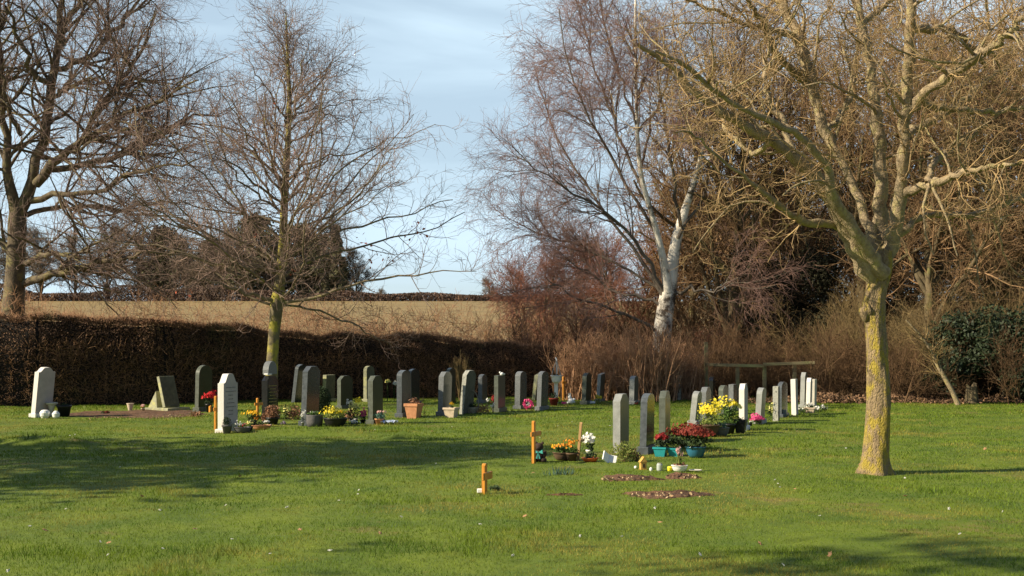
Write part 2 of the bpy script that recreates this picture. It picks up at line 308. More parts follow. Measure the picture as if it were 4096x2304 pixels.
# ---- right-hand foreground tree
def tree_right():
    rs = np.random.default_rng(21); Y0 = 15.75; base = P(874, 473.5, Y0); base.z = 0; sc = F / Y0
    def z4(pts, dy0, dy1):                     # limb traced from the photograph, given its own depth range
        n = len(pts); out, rad = [], []
        for i, (a, b, w) in enumerate(pts):
            Y = Y0 + dy0 + (dy1 - dy0) * i / (n - 1); out.append(tuple(P(650 + a * .2243, b * .2243, Y))); rad.append(w * .2243 / 2 / (F / Y))
        return out, rad
    tr = [(874.3, 476, 36), (874.6, 468, 31), (875.6, 452, 27), (877.3, 433, 25), (878.8, 396, 23.6), (877.3, 358, 21.5), (875.8, 331, 21.5), (874.5, 316, 22.5), (873.6, 308, 24.5), (875.5, 296, 22), (877.5, 284, 23), (880, 270, 25), (883, 258, 20), (885, 250, 15)]
    tp, trd = poly_resample([tuple(P(u, v, Y0)) for u, v, w in tr], [w / 2 / sc * .95 for u, v, w in tr], 40)
    t = empty('bare_tree', base); tag(t, 'large bare twisted tree with yellow lichen on its trunk, in the right foreground', 'tree')
    L = [z4([(1000, 1270, 60), (960, 1190, 86), (925, 1110, 78), (880, 1020, 70), (810, 910, 60), (750, 800, 55), (640, 690, 50), (540, 620, 45), (430, 560, 40), (340, 510, 38), (230, 440, 32), (150, 370, 28), (100, 290, 22), (40, 240, 18), (-60, 200, 12)], 0, -1.2),
         z4([(1040, 1220, 60), (1000, 1160, 62), (940, 1080, 52), (890, 985, 46), (825, 890, 42), (790, 800, 38), (795, 740, 36), (720, 650, 32), (650, 578, 30), (560, 562, 26), (480, 512, 24), (400, 480, 22), (310, 420, 20), (200, 330, 18), (130, 270, 16), (40, 225, 10)], -.1, -2.2),
         z4([(890, 1030, 40), (830, 1000, 36), (760, 992, 35), (680, 998, 32), (620, 950, 28), (560, 900, 24), (500, 860, 20), (440, 800, 15), (330, 720, 12), (240, 640, 10), (180, 575, 9), (110, 590, 6)], 0, -1.8),
         z4([(1010, 1160, 50), (975, 1050, 46), (960, 940, 40), (920, 870, 34), (880, 780, 30), (835, 690, 34), (770, 590, 40), (745, 480, 38), (720, 380, 40), (690, 270, 48), (670, 170, 48), (630, 100, 42), (580, 30, 38), (550, -60, 34), (500, -180, 26)], .1, 1.6),
         z4([(1020, 1180, 76), (1030, 1050, 64), (1032, 900, 56), (1030, 780, 50), (1025, 650, 48), (1010, 540, 45), (1000, 430, 42), (985, 330, 42), (975, 230, 40), (940, 100, 36), (925, 0, 30), (915, -90, 26), (900, -250, 18)], .2, .6),
         z4([(1040, 1170, 74), (1085, 1040, 60), (1100, 960, 52), (1112, 860, 45), (1125, 760, 42), (1125, 650, 42), (1145, 520, 45), (1150, 400, 45), (1150, 280, 42), (1160, 180, 42), (1165, 80, 38), (1160, -40, 34), (1190, -220, 22)], .1, -.7),
         z4([(1090, 920, 45), (1150, 850, 36), (1250, 822, 32), (1380, 780, 26), (1480, 750, 20), (1600, 740, 14), (1700, 700, 10)], .1, -1.6),
         z4([(1145, 500, 46), (1200, 430, 40), (1280, 370, 36), (1380, 310, 36), (1460, 240, 34), (1560, 190, 30), (1660, 80, 22), (1720, 20, 14)], -.3, -1.4),
         z4([(1112, 610, 30), (1200, 570, 30), (1300, 520, 26), (1380, 460, 24), (1440, 410, 20), (1500, 350, 16), (1600, 300, 12)], 0, 1.5),
         z4([(1190, 440, 30), (1240, 470, 28), (1360, 492, 22), (1500, 500, 20), (1667, 480, 14), (1800, 440, 10)], -.3, .9),
         z4([(1075, 1090, 34), (1150, 1000, 26), (1250, 950, 22), (1420, 970, 24), (1540, 930, 20), (1667, 870, 16), (1800, 800, 12)], .1, 1.4),
         z4([(1235, 820, 24), (1260, 720, 22), (1340, 670, 20), (1420, 610, 16), (1500, 550, 12)], -.5, .8),
         z4([(670, 180, 30), (560, 130, 22), (450, 120, 20), (330, 60, 16), (230, 30, 12), (120, -40, 8)], 1.0, .2),
         z4([(770, 600, 28), (830, 540, 24), (880, 470, 20), (910, 380, 18), (890, 290, 14), (850, 180, 10)], .9, 2.2),
         z4([(720, 390, 30), (620, 300, 30), (540, 200, 26), (500, 90, 20), (430, -20, 14)], 1.3, -.4),
         z4([(545, 620, 26), (470, 690, 20), (400, 650, 18), (330, 560, 14), (300, 450, 12), (270, 330, 9)], -.7, .6),
         z4([(1165, 120, 30), (1250, 130, 28), (1330, 120, 26), (1430, 210, 22), (1500, 300, 14)], -.6, .7),
         z4([(940, 110, 24), (1010, 50, 22), (1100, -20, 16), (1220, -90, 12)], .6, 1.9),
         z4([(640, 690, 26), (600, 560, 22), (520, 420, 20), (510, 300, 16), (540, 180, 12), (500, 60, 8)], -.6, .2)]
    Pl, Rl = limb_set(L, 34); Pl = roughen(Pl, .017, rs); Rl = Rl * 1.12 * rs.uniform(.86, 1.16, Rl.shape)
    a, ar = spawn(Pl, Rl, 125, rs, .30, 1, (35, 75), L=1.5, fall=.35, K=9, wig=.20, up=.05, rr=.45, rmin=.007, rmax=.026)
    b, br = spawn(np.concatenate([Pl[:, ::4][:, :9], a]), np.concatenate([Rl[:, ::4][:, :9], ar]), 1000, rs, .25, 1, (30, 75), L=.85, fall=.3, K=8, wig=.30, up=.02, rr=.38, rmin=.0045, rmax=.011)
    c, c_r = spawn(b, br, 4300, rs, .1, 1, (25, 75), L=.45, fall=.2, K=6, wig=.34, up=.0, rr=.5, rmin=.0030, rmax=.0055, tip=.5)
    d, dr = spawn(c, c_r, 4600, rs, .2, 1, (25, 70), L=.24, fall=.2, K=4, wig=.35, up=0, rr=.7, rmin=.0024, rmax=.0036, tip=.6)
    o3 = np.array(base)
    tp, trd = poly_resample(tp, trd, 170)
    V, Fc = tube_arrays(rel(tp[None], o3), trd[None], 64); ax = np.repeat(rel(tp, o3), 64, 0); th = np.tile(np.arange(64) / 64 * 20.0, 170)
    fis = np.abs(vnoise(th, ax[:, 2], .55, 31) - .5) * 2 * .55 + np.abs(vnoise(th * 2.3, ax[:, 2] * 5, .9, 32) - .5) * .9; fis = np.where(th > 18, fis * (20 - th) / 2 + .3 * (th - 18) / 2, fis)
    lump = (vnoise(th * .25, ax[:, 2], .6, 33) - .5) * .03; flare = .035 * np.exp(-np.maximum(ax[:, 2], 0) / .10) * (1 + np.sin(th / 20 * 2 * PI * 5))
    V = V + unit(V - ax) * ((fis - .35) * .020 + lump + flare)[:, None]
    L2, F2 = tube_arrays(rel(Pl, o3), Rl, 10)
    tk = npmesh('trunk', np.concatenate([V, L2]), np.concatenate([Fc, F2 + len(V)]), [M['bark_ash'], M['limb_ash']], t, smooth=True, midx=np.r_[np.zeros(len(Fc)), np.ones(len(F2))])
    # a knot on the trunk, and root flare
    bm = bmesh.new(); bmesh.ops.create_icosphere(bm, subdivisions=3, radius=1)
    kp = P(866.5, 311, Y0 - .05)
    for v in bm.verts: v.co = Vector((v.co.x * .085, v.co.y * .10, v.co.z * .13)) * (1 + .18 * math.sin(v.co.x * 5 + v.co.z * 4)) + kp - base
    bmobj('knot', bm, M['bark_ash'], t, smooth=True)
    tubes('crown', [(rel(a, o3), ar, 5, M['limb_ash']), (rel(b, o3), br, 4), (rel(c, o3), c_r, 3), (rel(d, o3), dr, 3)], M['twig_ash'], t)
tree_right()

def dp(pts, Y0, dy1=0.0):                       # display-pixel (2576) polyline -> world
    n = len(pts); out, rad = [], []
    for i, (a, b, w) in enumerate(pts):
        Y = Y0 + dy1 * i / max(n - 1, 1); out.append(tuple(P(a / 2.5156, b / 2.5156, Y))); rad.append(w / 2.5156 / 2 / (F / Y))
    return out, rad

# ---- young oak in the middle left
def tree_mid():
    rs = np.random.default_rng(5); Y0 = 34.5; base = P(684 / 2.5156, 400, Y0); base.z = 0; o3 = np.array(base)
    tp, tr = limb_set([dp([(680, 1015, 40), (684, 925, 30), (688, 850, 28), (697, 760, 34), (706, 700, 24), (712, 600, 21), (716, 500, 19), (722, 400, 16), (729, 250, 12), (722, 110, 6), (719, 25, 2)], Y0)], 40)
    t = empty('bare_tree', base); tag(t, 'slender bare tree with a pyramid crown and a few red leaves, before the hedge', 'tree')
    lo = 760; T0 = .26
    ltab = ([0, .2, .28, .36, .5, .65, .8, .9, 1], [0, 4.6, 6.4, 5.9, 4.3, 2.8, 1.7, 1.0, .4])
    a, ar = [], []
    for k, (t0, t1, n, ang) in enumerate([(.24, .34, 13, (62, 84)), (.34, .5, 17, (50, 72)), (.5, .7, 18, (36, 56)), (.7, .99, 26, (22, 44))]):
        x, xr = spawn(tp, tr, n, rs, t0, t1, ang, Lr=(.8, 1.1), K=14, wig=.10, up=.03, rr=.4, rmin=.014, rmax=.04, tip=.2, ltab=ltab); a.append(x); ar.append(xr)
    for pl, dy in ((dp([(712, 640, 9), (770, 612, 8), (830, 580, 6), (900, 574, 5), (970, 545, 4), (1040, 540, 3), (1140, 500, 2)], Y0, 1), 0), (dp([(708, 690, 12), (640, 650, 10), (540, 600, 8), (450, 560, 6), (390, 500, 3)], Y0, 1), 0), (dp([(705, 762, 12), (760, 748, 9), (850, 728, 7), (960, 698, 6), (1060, 690, 4), (1120, 676, 3), (1190, 680, 2)], Y0, -2), 0),
                   (dp([(700, 765, 12), (640, 742, 10), (560, 715, 8), (480, 700, 5)], Y0, -1), 0),
                   (dp([(710, 700, 9), (760, 658, 8), (820, 632, 6), (900, 625, 5), (1000, 598, 4), (1080, 580, 3), (1170, 535, 2)], Y0, 1.5), 0)):
        q, r = poly_resample(*pl, 14); a.append(q[None]); ar.append(r[None])
    a = roughen(np.concatenate(a), .035, rs); ar = np.concatenate(ar)
    b, br = spawn(a, ar, 900, rs, .12, 1, (28, 60), L=1.9, fall=.5, K=8, wig=.16, up=.05, rr=.5, rmin=.008, rmax=.016)
    c, c_r = spawn(b, br, 5200, rs, .1, 1, (28, 62), L=.85, fall=.3, K=6, wig=.2, up=.03, rr=.6, rmin=.0055, rmax=.01)
    d, dr = spawn(c, c_r, 8000, rs, .15, 1, (25, 60), L=.42, fall=.2, K=4, wig=.2, up=.03, rr=.7, rmin=.0045, rmax=.007)
    tubes('trunk', [(rel(tp, o3), tr, 14), (rel(a, o3), ar, 6, M['limb_oak'])], M['bark_mid'], t)
    tubes('crown', [(rel(b, o3), br, 4), (rel(c, o3), c_r, 3), (rel(d, o3), dr, 3)], M['twig_oak'], t)
    sp = [(905, 607), (925, 630), (960, 632), (1030, 602), (1060, 578), (1072, 600), (940, 655), (980, 660), (760, 425), (715, 405), (770, 440), (800, 430), (735, 640), (725, 680), (720, 600), (740, 380), (935, 745), (455, 725), (475, 735), (820, 380), (650, 590), (665, 120), (690, 260)]
    C = np.concatenate([np.array([tuple(P(x / 2.5156, y / 2.5156, Y0 + rs.uniform(-1, 1)))]) + rs.normal(size=(5, 3)) * .11 for x, y in sp]) - o3
    V, Fc, at = leaves(C, .05, rs); lf = npmesh('dead_leaf', V, Fc, mat('clinging red leaves', (.50, .14, .07), (.36, .08, .05), scale=9, bump=0, tint=.5), t, attr=at); lf['kind'] = 'stuff'
tree_mid()

# ---- big oak at the left edge
def tree_left():
    rs = np.random.default_rng(9); Y0 = 39.5; base = P(28 / 2.5156, 400, Y0); base.z = 0; o3 = np.array(base)
    q = lambda pts, dy: dp([(a * .608, b * .608, w) for a, b, w in pts], Y0, dy)
    t = empty('bare_tree', base); tag(t, 'big spreading bare oak at the left edge behind the hedge', 'tree')
    tp, tr = limb_set([dp([(22, 1000, 84), (26, 880, 70), (32, 800, 58), (38, 700, 48), (42, 620, 44), (44, 560, 46), (44, 520, 36)], Y0)], 20)
    L = [dp([(44, 540, 38), (75, 470, 30), (100, 400, 26), (118, 300, 24), (128, 230, 23), (145, 150, 20), (152, 60, 17), (160, -40, 12), (170, -150, 8)], Y0, .5),
         dp([(42, 550, 36), (25, 460, 26), (10, 350, 20), (2, 200, 18), (-5, 60, 14), (0, -80, 9)], Y0, -.6),
         dp([(40, 640, 26), (0, 610, 20), (-80, 570, 14), (-180, 500, 8)], Y0, .5),
         q([(95, 1175, 22), (200, 1142, 20), (330, 1112, 16), (430, 1072, 13), (600, 1052, 9), (750, 1040, 5)], -2.5),
         q([(80, 1100, 18), (140, 1075, 15), (200, 1040, 13), (290, 1075, 9), (380, 1020, 5)], -2.0),
         q([(150, 760, 26), (190, 690, 24), (250, 650, 22), (340, 590, 18), (430, 540, 16), (520, 460, 13), (640, 430, 10), (730, 390, 7), (820, 330, 4)], -2.5),
         q([(190, 700, 18), (300, 695, 16), (420, 660, 15), (560, 620, 13), (700, 540, 10), (760, 480, 7), (900, 470, 4)], 1.5),
         q([(340, 595, 16), (370, 520, 14), (400, 460, 14), (470, 380, 13), (540, 290, 11), (600, 200, 8), (610, 120, 5)], -1.2),
         q([(210, 285, 16), (330, 262, 15), (420, 205, 13), (480, 110, 11), (560, 30, 8), (640, -60, 5)], 2),
         q([(225, 300, 14), (200, 360, 14), (140, 300, 13), (100, 220, 12), (60, 100, 9), (20, 20, 6)], -2),
         q([(130, 830, 18), (250, 800, 14), (380, 800, 11), (520, 740, 9), (640, 690, 7), (800, 660, 4)], -3),
         q([(110, 890, 14), (220, 860, 12), (380, 850, 9), (560, 890, 7), (700, 900, 4)], 2.5),
         q([(200, 420, 14), (270, 370, 12), (330, 340, 9), (450, 330, 6)], -1.5),
         q([(240, 200, 14), (280, 80, 12), (330, 0, 9), (380, -90, 6)], -1),
         q([(90, 560, 14), (40, 460, 12), (20, 360, 10), (-30, 250, 8)], -1.5)]
    Pl, Rl = limb_set(L, 16); Pl = roughen(Pl, .05, rs)
    a, ar = spawn(Pl, Rl, 300, rs, .15, 1, (30, 65), L=3.6, fall=.4, K=10, wig=.13, up=.02, rr=.5, rmin=.018, rmax=.06)
    b, br = spawn(a, ar, 2200, rs, .1, 1, (28, 60), L=1.7, fall=.4, K=8, wig=.16, up=.02, rr=.5, rmin=.008, rmax=.018)
    c, c_r = spawn(b, br, 9500, rs, .1, 1, (28, 60), L=.95, fall=.3, K=6, wig=.2, up=.02, rr=.6, rmin=.005, rmax=.009)
    d, dr = spawn(c, c_r, 13000, rs, .15, 1, (25, 60), L=.5, fall=.2, K=4, wig=.2, up=.0, rr=.7, rmin=.004, rmax=.006)
    tubes('trunk', [(rel(tp, o3), tr, 16), (rel(Pl, o3), Rl, 8), (rel(a, o3), ar, 5)], M['bark_oak'], t)
    tubes('crown', [(rel(b, o3), br, 4), (rel(c, o3), c_r, 3), (rel(d, o3), dr, 3)], M['twig_oak'], t)
tree_left()

# ---- silver birch
def tree_birch():
    rs = np.random.default_rng(14); Y0 = 44.5; base = P(1662 / 2.5156, 400, Y0); base.z = 0; o3 = np.array(base)
    t = empty('birch_tree', base); tag(t, 'silver birch with white forked trunk and purple twigs, behind the brown bushes', 'tree')
    wl_ = [dp([(1660, 960, 52), (1664, 850, 46), (1671, 790, 44), (1680, 745, 42), (1686, 715, 36), (1692, 660, 31), (1700, 600, 27), (1716, 550, 23), (1735, 495, 18), (1755, 430, 13), (1780, 330, 10), (1788, 200, 8), (1792, 80, 6), (1796, -60, 4)], Y0, .5),
           dp([(1682, 735, 28), (1674, 680, 22), (1662, 620, 17), (1640, 540, 13), (1612, 450, 12), (1603, 350, 10), (1600, 200, 8), (1598, 60, 6), (1600, -80, 4)], Y0, -1.5)]
    L = [dp([(1672, 735, 14), (1640, 660, 12), (1590, 590, 10), (1520, 530, 8), (1420, 470, 6), (1310, 400, 3)], Y0, -2),
         dp([(1668, 745, 14), (1620, 660, 11), (1550, 570, 9), (1470, 460, 7), (1400, 350, 5), (1350, 210, 3)], Y0, 1.5),
         dp([(1655, 590, 12), (1600, 500, 10), (1540, 400, 9), (1480, 300, 7), (1430, 170, 5), (1400, 20, 3)], Y0, -1),
         dp([(1630, 500, 10), (1570, 380, 9), (1530, 250, 7), (1480, 120, 5), (1440, -20, 3)], Y0, 2),
         dp([(1612, 420, 9), (1640, 300, 8), (1690, 180, 6), (1700, 40, 4)], Y0, 1),
         dp([(1648, 832, 12), (1600, 798, 10), (1520, 775, 8), (1440, 750, 6), (1370, 700, 3)], Y0, -2),
         dp([(1662, 770, 10), (1610, 745, 9), (1540, 735, 7), (1470, 680, 5), (1390, 640, 3)], Y0, 1),
         dp([(1690, 745, 12), (1730, 722, 10), (1790, 735, 7), (1860, 700, 4)], Y0, -1.5),
         dp([(1705, 600, 12), (1760, 520, 10), (1800, 400, 8), (1850, 250, 6), (1880, 80, 4)], Y0, 2),
         dp([(1712, 570, 12), (1690, 470, 10), (1680, 350, 8), (1660, 220, 6), (1650, 90, 4)], Y0, -2),
         dp([(1672, 735, 10), (1600, 690, 8), (1500, 640, 7), (1400, 600, 5), (1290, 560, 3)], Y0, 2.5),
         dp([(1600, 300, 8), (1550, 180, 6), (1520, 40, 5), (1480, -80, 3)], Y0, 1)]
    Pw, Rw = limb_set(wl_, 30); Pl, Rl = limb_set(L, 14); Pl = roughen(Pl, .05, rs)
    Rl = Rl * .8; Pa = np.concatenate([Pl, Pw[:, 10:24]]); Ra = np.concatenate([Rl, Rw[:, 10:24]])
    a, ar = spawn(Pa, Ra, 260, rs, .28, 1, (22, 48), L=3.0, fall=.35, K=10, wig=.09, up=.02, rr=.5, rmin=.016, rmax=.04)
    b, br = spawn(a, ar, 2300, rs, .1, 1, (22, 50), L=1.5, fall=.3, K=8, wig=.12, up=-.03, rr=.5, rmin=.0065, rmax=.012)
    c, c_r = spawn(b, br, 15000, rs, .1, 1, (25, 50), L=.85, fall=.2, K=6, wig=.15, up=-.08, rr=.6, rmin=.0052, rmax=.0075)
    d, dr = spawn(c, c_r, 20000, rs, .15, 1, (22, 50), L=.5, fall=.2, K=4, wig=.15, up=-.1, rr=.7, rmin=.0045, rmax=.006)
    tubes('trunk', [(rel(Pw, o3), Rw, 14, M['bark_birch']), (rel(Pl, o3), Rl, 7, M['limb_birch']), (rel(a, o3), ar, 5, M['limb_birch'])], M['bark_birch'], t)
    tubes('crown', [(rel(b, o3), br, 4), (rel(c, o3), c_r, 3), (rel(d, o3), dr, 3)], M['twig_birch'], t)
tree_birch()

# ---- generic woodland trees (prototype + copies)
def copy_tree(o, parent=None):
    c = o.copy(); S.collection.objects.link(c)
    if parent is not None: c.parent = parent
    for ch in list(o.children): copy_tree(ch, c)
    return c
def proto_tree(name, seed, h, tr, spread, twig, bark, dens=1.0, low=.12, th=1.0):
    rs = np.random.default_rng(seed); t = empty(name, (0, 0, 0))
    tp, trd = poly_resample([(0, 0, -.3), (rs.normal() * .15, rs.normal() * .15, h * .25), (rs.normal() * .4, rs.normal() * .4, h * .55), (rs.normal() * .5, rs.normal() * .5, h * .95)], [tr * 1.3, tr * .9, tr * .6, tr * .1], 24)
    tp, trd = tp[None], trd[None]
    a, ar = spawn(tp, trd, int(26 * dens), rs, low, .95, (25, 62), K=12, wig=.10, up=.07, rr=.6, rmin=.03, rmax=tr * .6, ltab=([0, .3, .6, 1], [spread, spread, spread * .8, spread * .35]), Lr=(.7, 1.15))
    b, br = spawn(a, ar, int(240 * dens), rs, .12, 1, (30, 62), L=spread * .55, fall=.4, K=9, wig=.14, up=.04, rr=.5, rmin=.014 * th, rmax=.035)
    c, c_r = spawn(b, br, int(1700 * dens), rs, .1, 1, (28, 62), L=spread * .26, fall=.3, K=7, wig=.18, up=.02, rr=.5, rmin=.009 * th, rmax=.015 * th)
    d, dr = spawn(c, c_r, int(5200 * dens), rs, .1, 1, (25, 62), L=spread * .13, fall=.2, K=4, wig=.2, up=.0, rr=.6, rmin=.007 * th, rmax=.010 * th)
    tubes('trunk', [(tp, trd, 10), (a, ar, 6)], bark, t)
    tubes('crown', [(b, br, 4), (c, c_r, 3), (d, dr, 3)], twig, t)
    return t
used = {}
def place(proto, loc, rz, sc, label, cat, group):
    k = proto.name
    if k in used: o = copy_tree(proto)
    else: o = proto; used[k] = 1
    o.location = loc; o.rotation_euler = (0, 0, rz); o.scale = sc if isinstance(sc, tuple) else (sc,) * 3
    tag(o, label, cat, group); return o
def gz(x, y): return float(height(x, y))
wA = proto_tree('woodland_tree', 31, 15, .22, 5.2, M['twig_wood'], M['bark_wood'])
wB = proto_tree('woodland_tree', 32, 13, .18, 4.6, M['twig_wood'], M['bark_wood'], 1.1, .06)
wC = proto_tree('woodland_tree', 33, 7, .14, 3.4, M['twig_red'], M['bark_wood'], .9, .1)
wG = 'bare woodland trees behind the graves'
spots = [(wA, 735, 47, 1.0, 'bare brown tree directly right of the birch, behind the rail fence'),
         (wB, 800, 50, 1.05, 'bare brown tree behind the middle of the rail fence'),
         (wA, 862, 45, .98, 'bare brown woodland tree just left of the lichened foreground trunk'),
         (wB, 925, 43, 1.08, 'bare brown woodland tree just right of the lichened foreground trunk'),
         (wA, 990, 46, 1.12, 'bare brown woodland tree behind the dark holly'),
         (wB, 1060, 42, 1.1, 'bare brown woodland tree cut by the right edge of the view'),
         (wA, 770, 58, 1.15, 'bare tree deep in the wood, showing between the birch and the rail fence posts'),
         (wB, 900, 56, 1.3, 'bare tree deep in the wood right behind the lichened foreground trunk'),
         (wA, 1010, 57, 1.25, 'bare tree deep in the wood near the right edge'),
         (wB, 690, 56, .95, 'bare brown tree behind the birch trunk'),
         (wA, 1100, 50, 1.2, 'bare tree deep in the wood, rightmost of all')]
for i, (p, u, Y, s, lb) in enumerate(spots):
    x = (u - 512) / F * Y; place(p, (x, Y, gz(x, Y) - .1), i * 1.9, s, lb, 'tree', wG)
rG = 'reddish trees at the corner of the field'
for i, (u, Y, s, lb) in enumerate([(522, 64, .80, 'reddish bare tree leaning at the right end of the open field'), (548, 60, .85, 'reddish bare tree, second from the open field'),
                                   (580, 62, .95, 'reddish bare tree to the left of the birch, third from the open field'), (615, 58, .9, 'reddish bare tree seen through the left side of the birch crown'), (650, 60, .95, 'reddish bare tree just left of the birch trunk')]):
    x = (u - 512) / F * Y; place(wC, (x, Y, gz(x, Y) - .4), i * 2.3 + 1, s, lb, 'tree', rG)

# ---- shrubs: fans of stems
def proto_shrub(name, seed, h, n, spreadang, twig, th=1.0, tw=(500, 1800), rad=.25, up=.03):
    rs = np.random.default_rng(seed); t = empty(name, (0, 0, 0)); K = 9
    az = rs.uniform(0, 2 * PI, n); an = np.radians(np.abs(rs.normal(0, spreadang, n)).clip(3, 75)); d = np.stack([np.cos(az) * np.sin(an), np.sin(az) * np.sin(an), np.cos(an)], 1)
    pos = np.stack([rs.normal(0, rad, n), rs.normal(0, rad, n), np.full(n, -.05)], 1); L = (h * rs.uniform(.45, 1.15, n) / np.cos(an * .6))[:, None] / (K - 1); pts = [pos]
    for _ in range(K - 1):
        d = unit(d + rs.normal(size=(n, 3)) * .07 + np.array([0, 0, up])); pos = pos + d * L; pts.append(pos)
    a = np.stack(pts, 1); ar = (rs.uniform(.010, .024, n) * th)[:, None] * np.linspace(1, .3, K)[None]
    b, br = spawn(a, ar, tw[0], rs, .15, 1, (20, 50), L=h * .4, fall=.3, K=6, wig=.14, up=.05, rr=.5, rmin=.006 * th, rmax=.01 * th)
    c, c_r = spawn(b, br, tw[1], rs, .1, 1, (20, 55), L=h * .18, fall=.2, K=4, wig=.18, up=.03, rr=.7, rmin=.0045 * th, rmax=.007 * th)
    tubes('stem', [(a, ar, 5)], twig, t)['kind'] = 'stuff'
    tubes('twig', [(b, br, 3), (c, c_r, 3)], twig, t)['kind'] = 'stuff'
    return t
sh1 = proto_shrub('brown_bush', 41, 1.8, 190, 17, M['twig_brown'], 1.35, (1300, 2600), .45)
bz = [((589, 404), (1.0, .9, 1.02), 'reddish brown upright bush at the end of the clipped hedge'), ((612, 405), (.85, .85, .80), 'reddish brown bush in the middle of the three beside the birch'),
      ((643, 406), (.95, .9, 1.15), 'reddish brown bush standing in front of the white birch trunk'), ((676, 404), (.8, .85, .95), 'reddish brown bush touching the left end of the rail fence')]
for i, ((u, v), s, lb) in enumerate(bz):
    g = G(u, v); place(sh1, (g.x * 1.10, g.y * 1.10, 0), i * 1.3, s, lb, 'bush', 'brown bushes below the birch')
sh2 = proto_shrub('woodland_shrub', 42, 4.2, 46, 30, M['twig_olive'], 1.5, (700, 2600), .5, .0)
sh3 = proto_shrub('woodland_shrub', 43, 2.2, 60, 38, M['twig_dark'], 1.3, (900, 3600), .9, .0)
oz = [(sh2, 822, 42.5, .55, 'olive shrub of arching bare stems behind the right end of the rail fence'),
      (sh2, 908, 39.5, .62, 'olive bare shrub beside the lichened trunk, over the leaf litter'), (sh2, 945, 40, .72, 'olive bare shrub rising behind the leaf litter and leaning stem'),
      (sh2, 1022, 39.5, .8, 'olive bare shrub cut by the right edge behind the big holly'), (sh2, 850, 41.5, .8, 'olive bare shrub left of the lichened trunk in the dark of the wood'),
      (sh3, 735, 42, .9, 'low brown brush behind the leftmost post of the rail fence'), (sh3, 790, 42.5, .9, 'low brown brush under the middle of the rail'),
      (sh3, 840, 40, 1.0, 'low brown brush right of the four pale headstones'), (sh3, 885, 38.5, .9, 'low brown brush around the foot of the foreground trunk, at the wood edge'),
      (sh3, 1020, 38, 1.0, 'low reddish brush at the right edge beside the holly'), (sh3, 965, 40, 1.1, 'low brown brush behind the leaf litter'),
      (sh3, 700, 43, 1.1, 'low brown brush behind the brown bushes, right of the birch trunk'), (sh3, 560, 47, 1.2, 'low brown brush just beyond the hedge end, nearest the open field'),
      (sh3, 600, 47, 1.35, 'low brown brush beyond the hedge, left below the birch'), (sh3, 640, 48, 1.4, 'low brown brush beyond the hedge, behind the birch trunk'), (sh3, 520, 49, .9, 'low brown brush in the rough grass right of the open field gap')]
for i, (p, u, Y, s, lb) in enumerate(oz):
    x = (u - 512) / F * Y; place(p, (x, Y, gz(x, Y)), i * 2.1, s, lb, 'shrub', 'bare shrubs along the edge of the wood')
# brush mass at the back of the wood and behind the hedge: reads as one mass
def brush(name, xy, h, n, twig, lab, seed, size=.9, th=.012):
    rs = np.random.default_rng(seed); i = rs.integers(0, len(xy), n); t = rs.random(n); A = np.array([p[0] for p in xy])[i]; B = np.array([p[1] for p in xy])[i]
    x = A[:, 0] * (1 - t) + B[:, 0] * t + rs.normal(0, .9, n); y = A[:, 1] * (1 - t) + B[:, 1] * t + rs.normal(0, .9, n)
    hh = h * (.65 + .55 * vnoise(x, y, 2.2, seed)); z = height(x, y) + hh * rs.random(n) ** .8
    K = 6; d = unit(rs.normal(size=(n, 3)) + np.array([0, 0, .7])); pos = np.stack([x, y, z], 1); pts = [pos]; L = (size * rs.uniform(.5, 1.3, n))[:, None] / (K - 1)
    for _ in range(K - 1):
        d = unit(d + rs.normal(size=(n, 3)) * .25); pos = pos + d * L; pts.append(pos)
    a = np.stack(pts, 1); ar = np.full((n, 1), th) * np.linspace(1, .4, K)[None]; b, br = spawn(a, ar, n * 2, rs, .1, 1, (25, 60), L=size * .5, K=4, wig=.2, rr=.6, rmin=th * .5, rmax=th)
    tag(tubes(name, [(a, ar, 3), (b, br, 3)], twig, None), lab, 'undergrowth', kind='stuff')
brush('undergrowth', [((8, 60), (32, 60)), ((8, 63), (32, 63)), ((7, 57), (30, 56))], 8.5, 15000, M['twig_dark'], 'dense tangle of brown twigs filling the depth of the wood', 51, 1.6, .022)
brush('undergrowth', [((1.0, 46), (8, 46.5)), ((1.5, 50), (9, 50))], 1.8, 5000, M['twig_red'], 'low tangle of brambles and dead stems beyond the hedge end', 52, .9, .010)
brush('undergrowth', [((-22, 38.5), (-12, 39.6)), ((-9, 43.5), (2, 46.5)), ((-22, 42), (-8, 45)), ((-20, 46), (-4, 49)), ((-9, 46), (1, 49))], 3.2, 12000, M['twig_brown'], 'thin brown dead stems standing just behind the clipped hedge', 53, .7, .008)

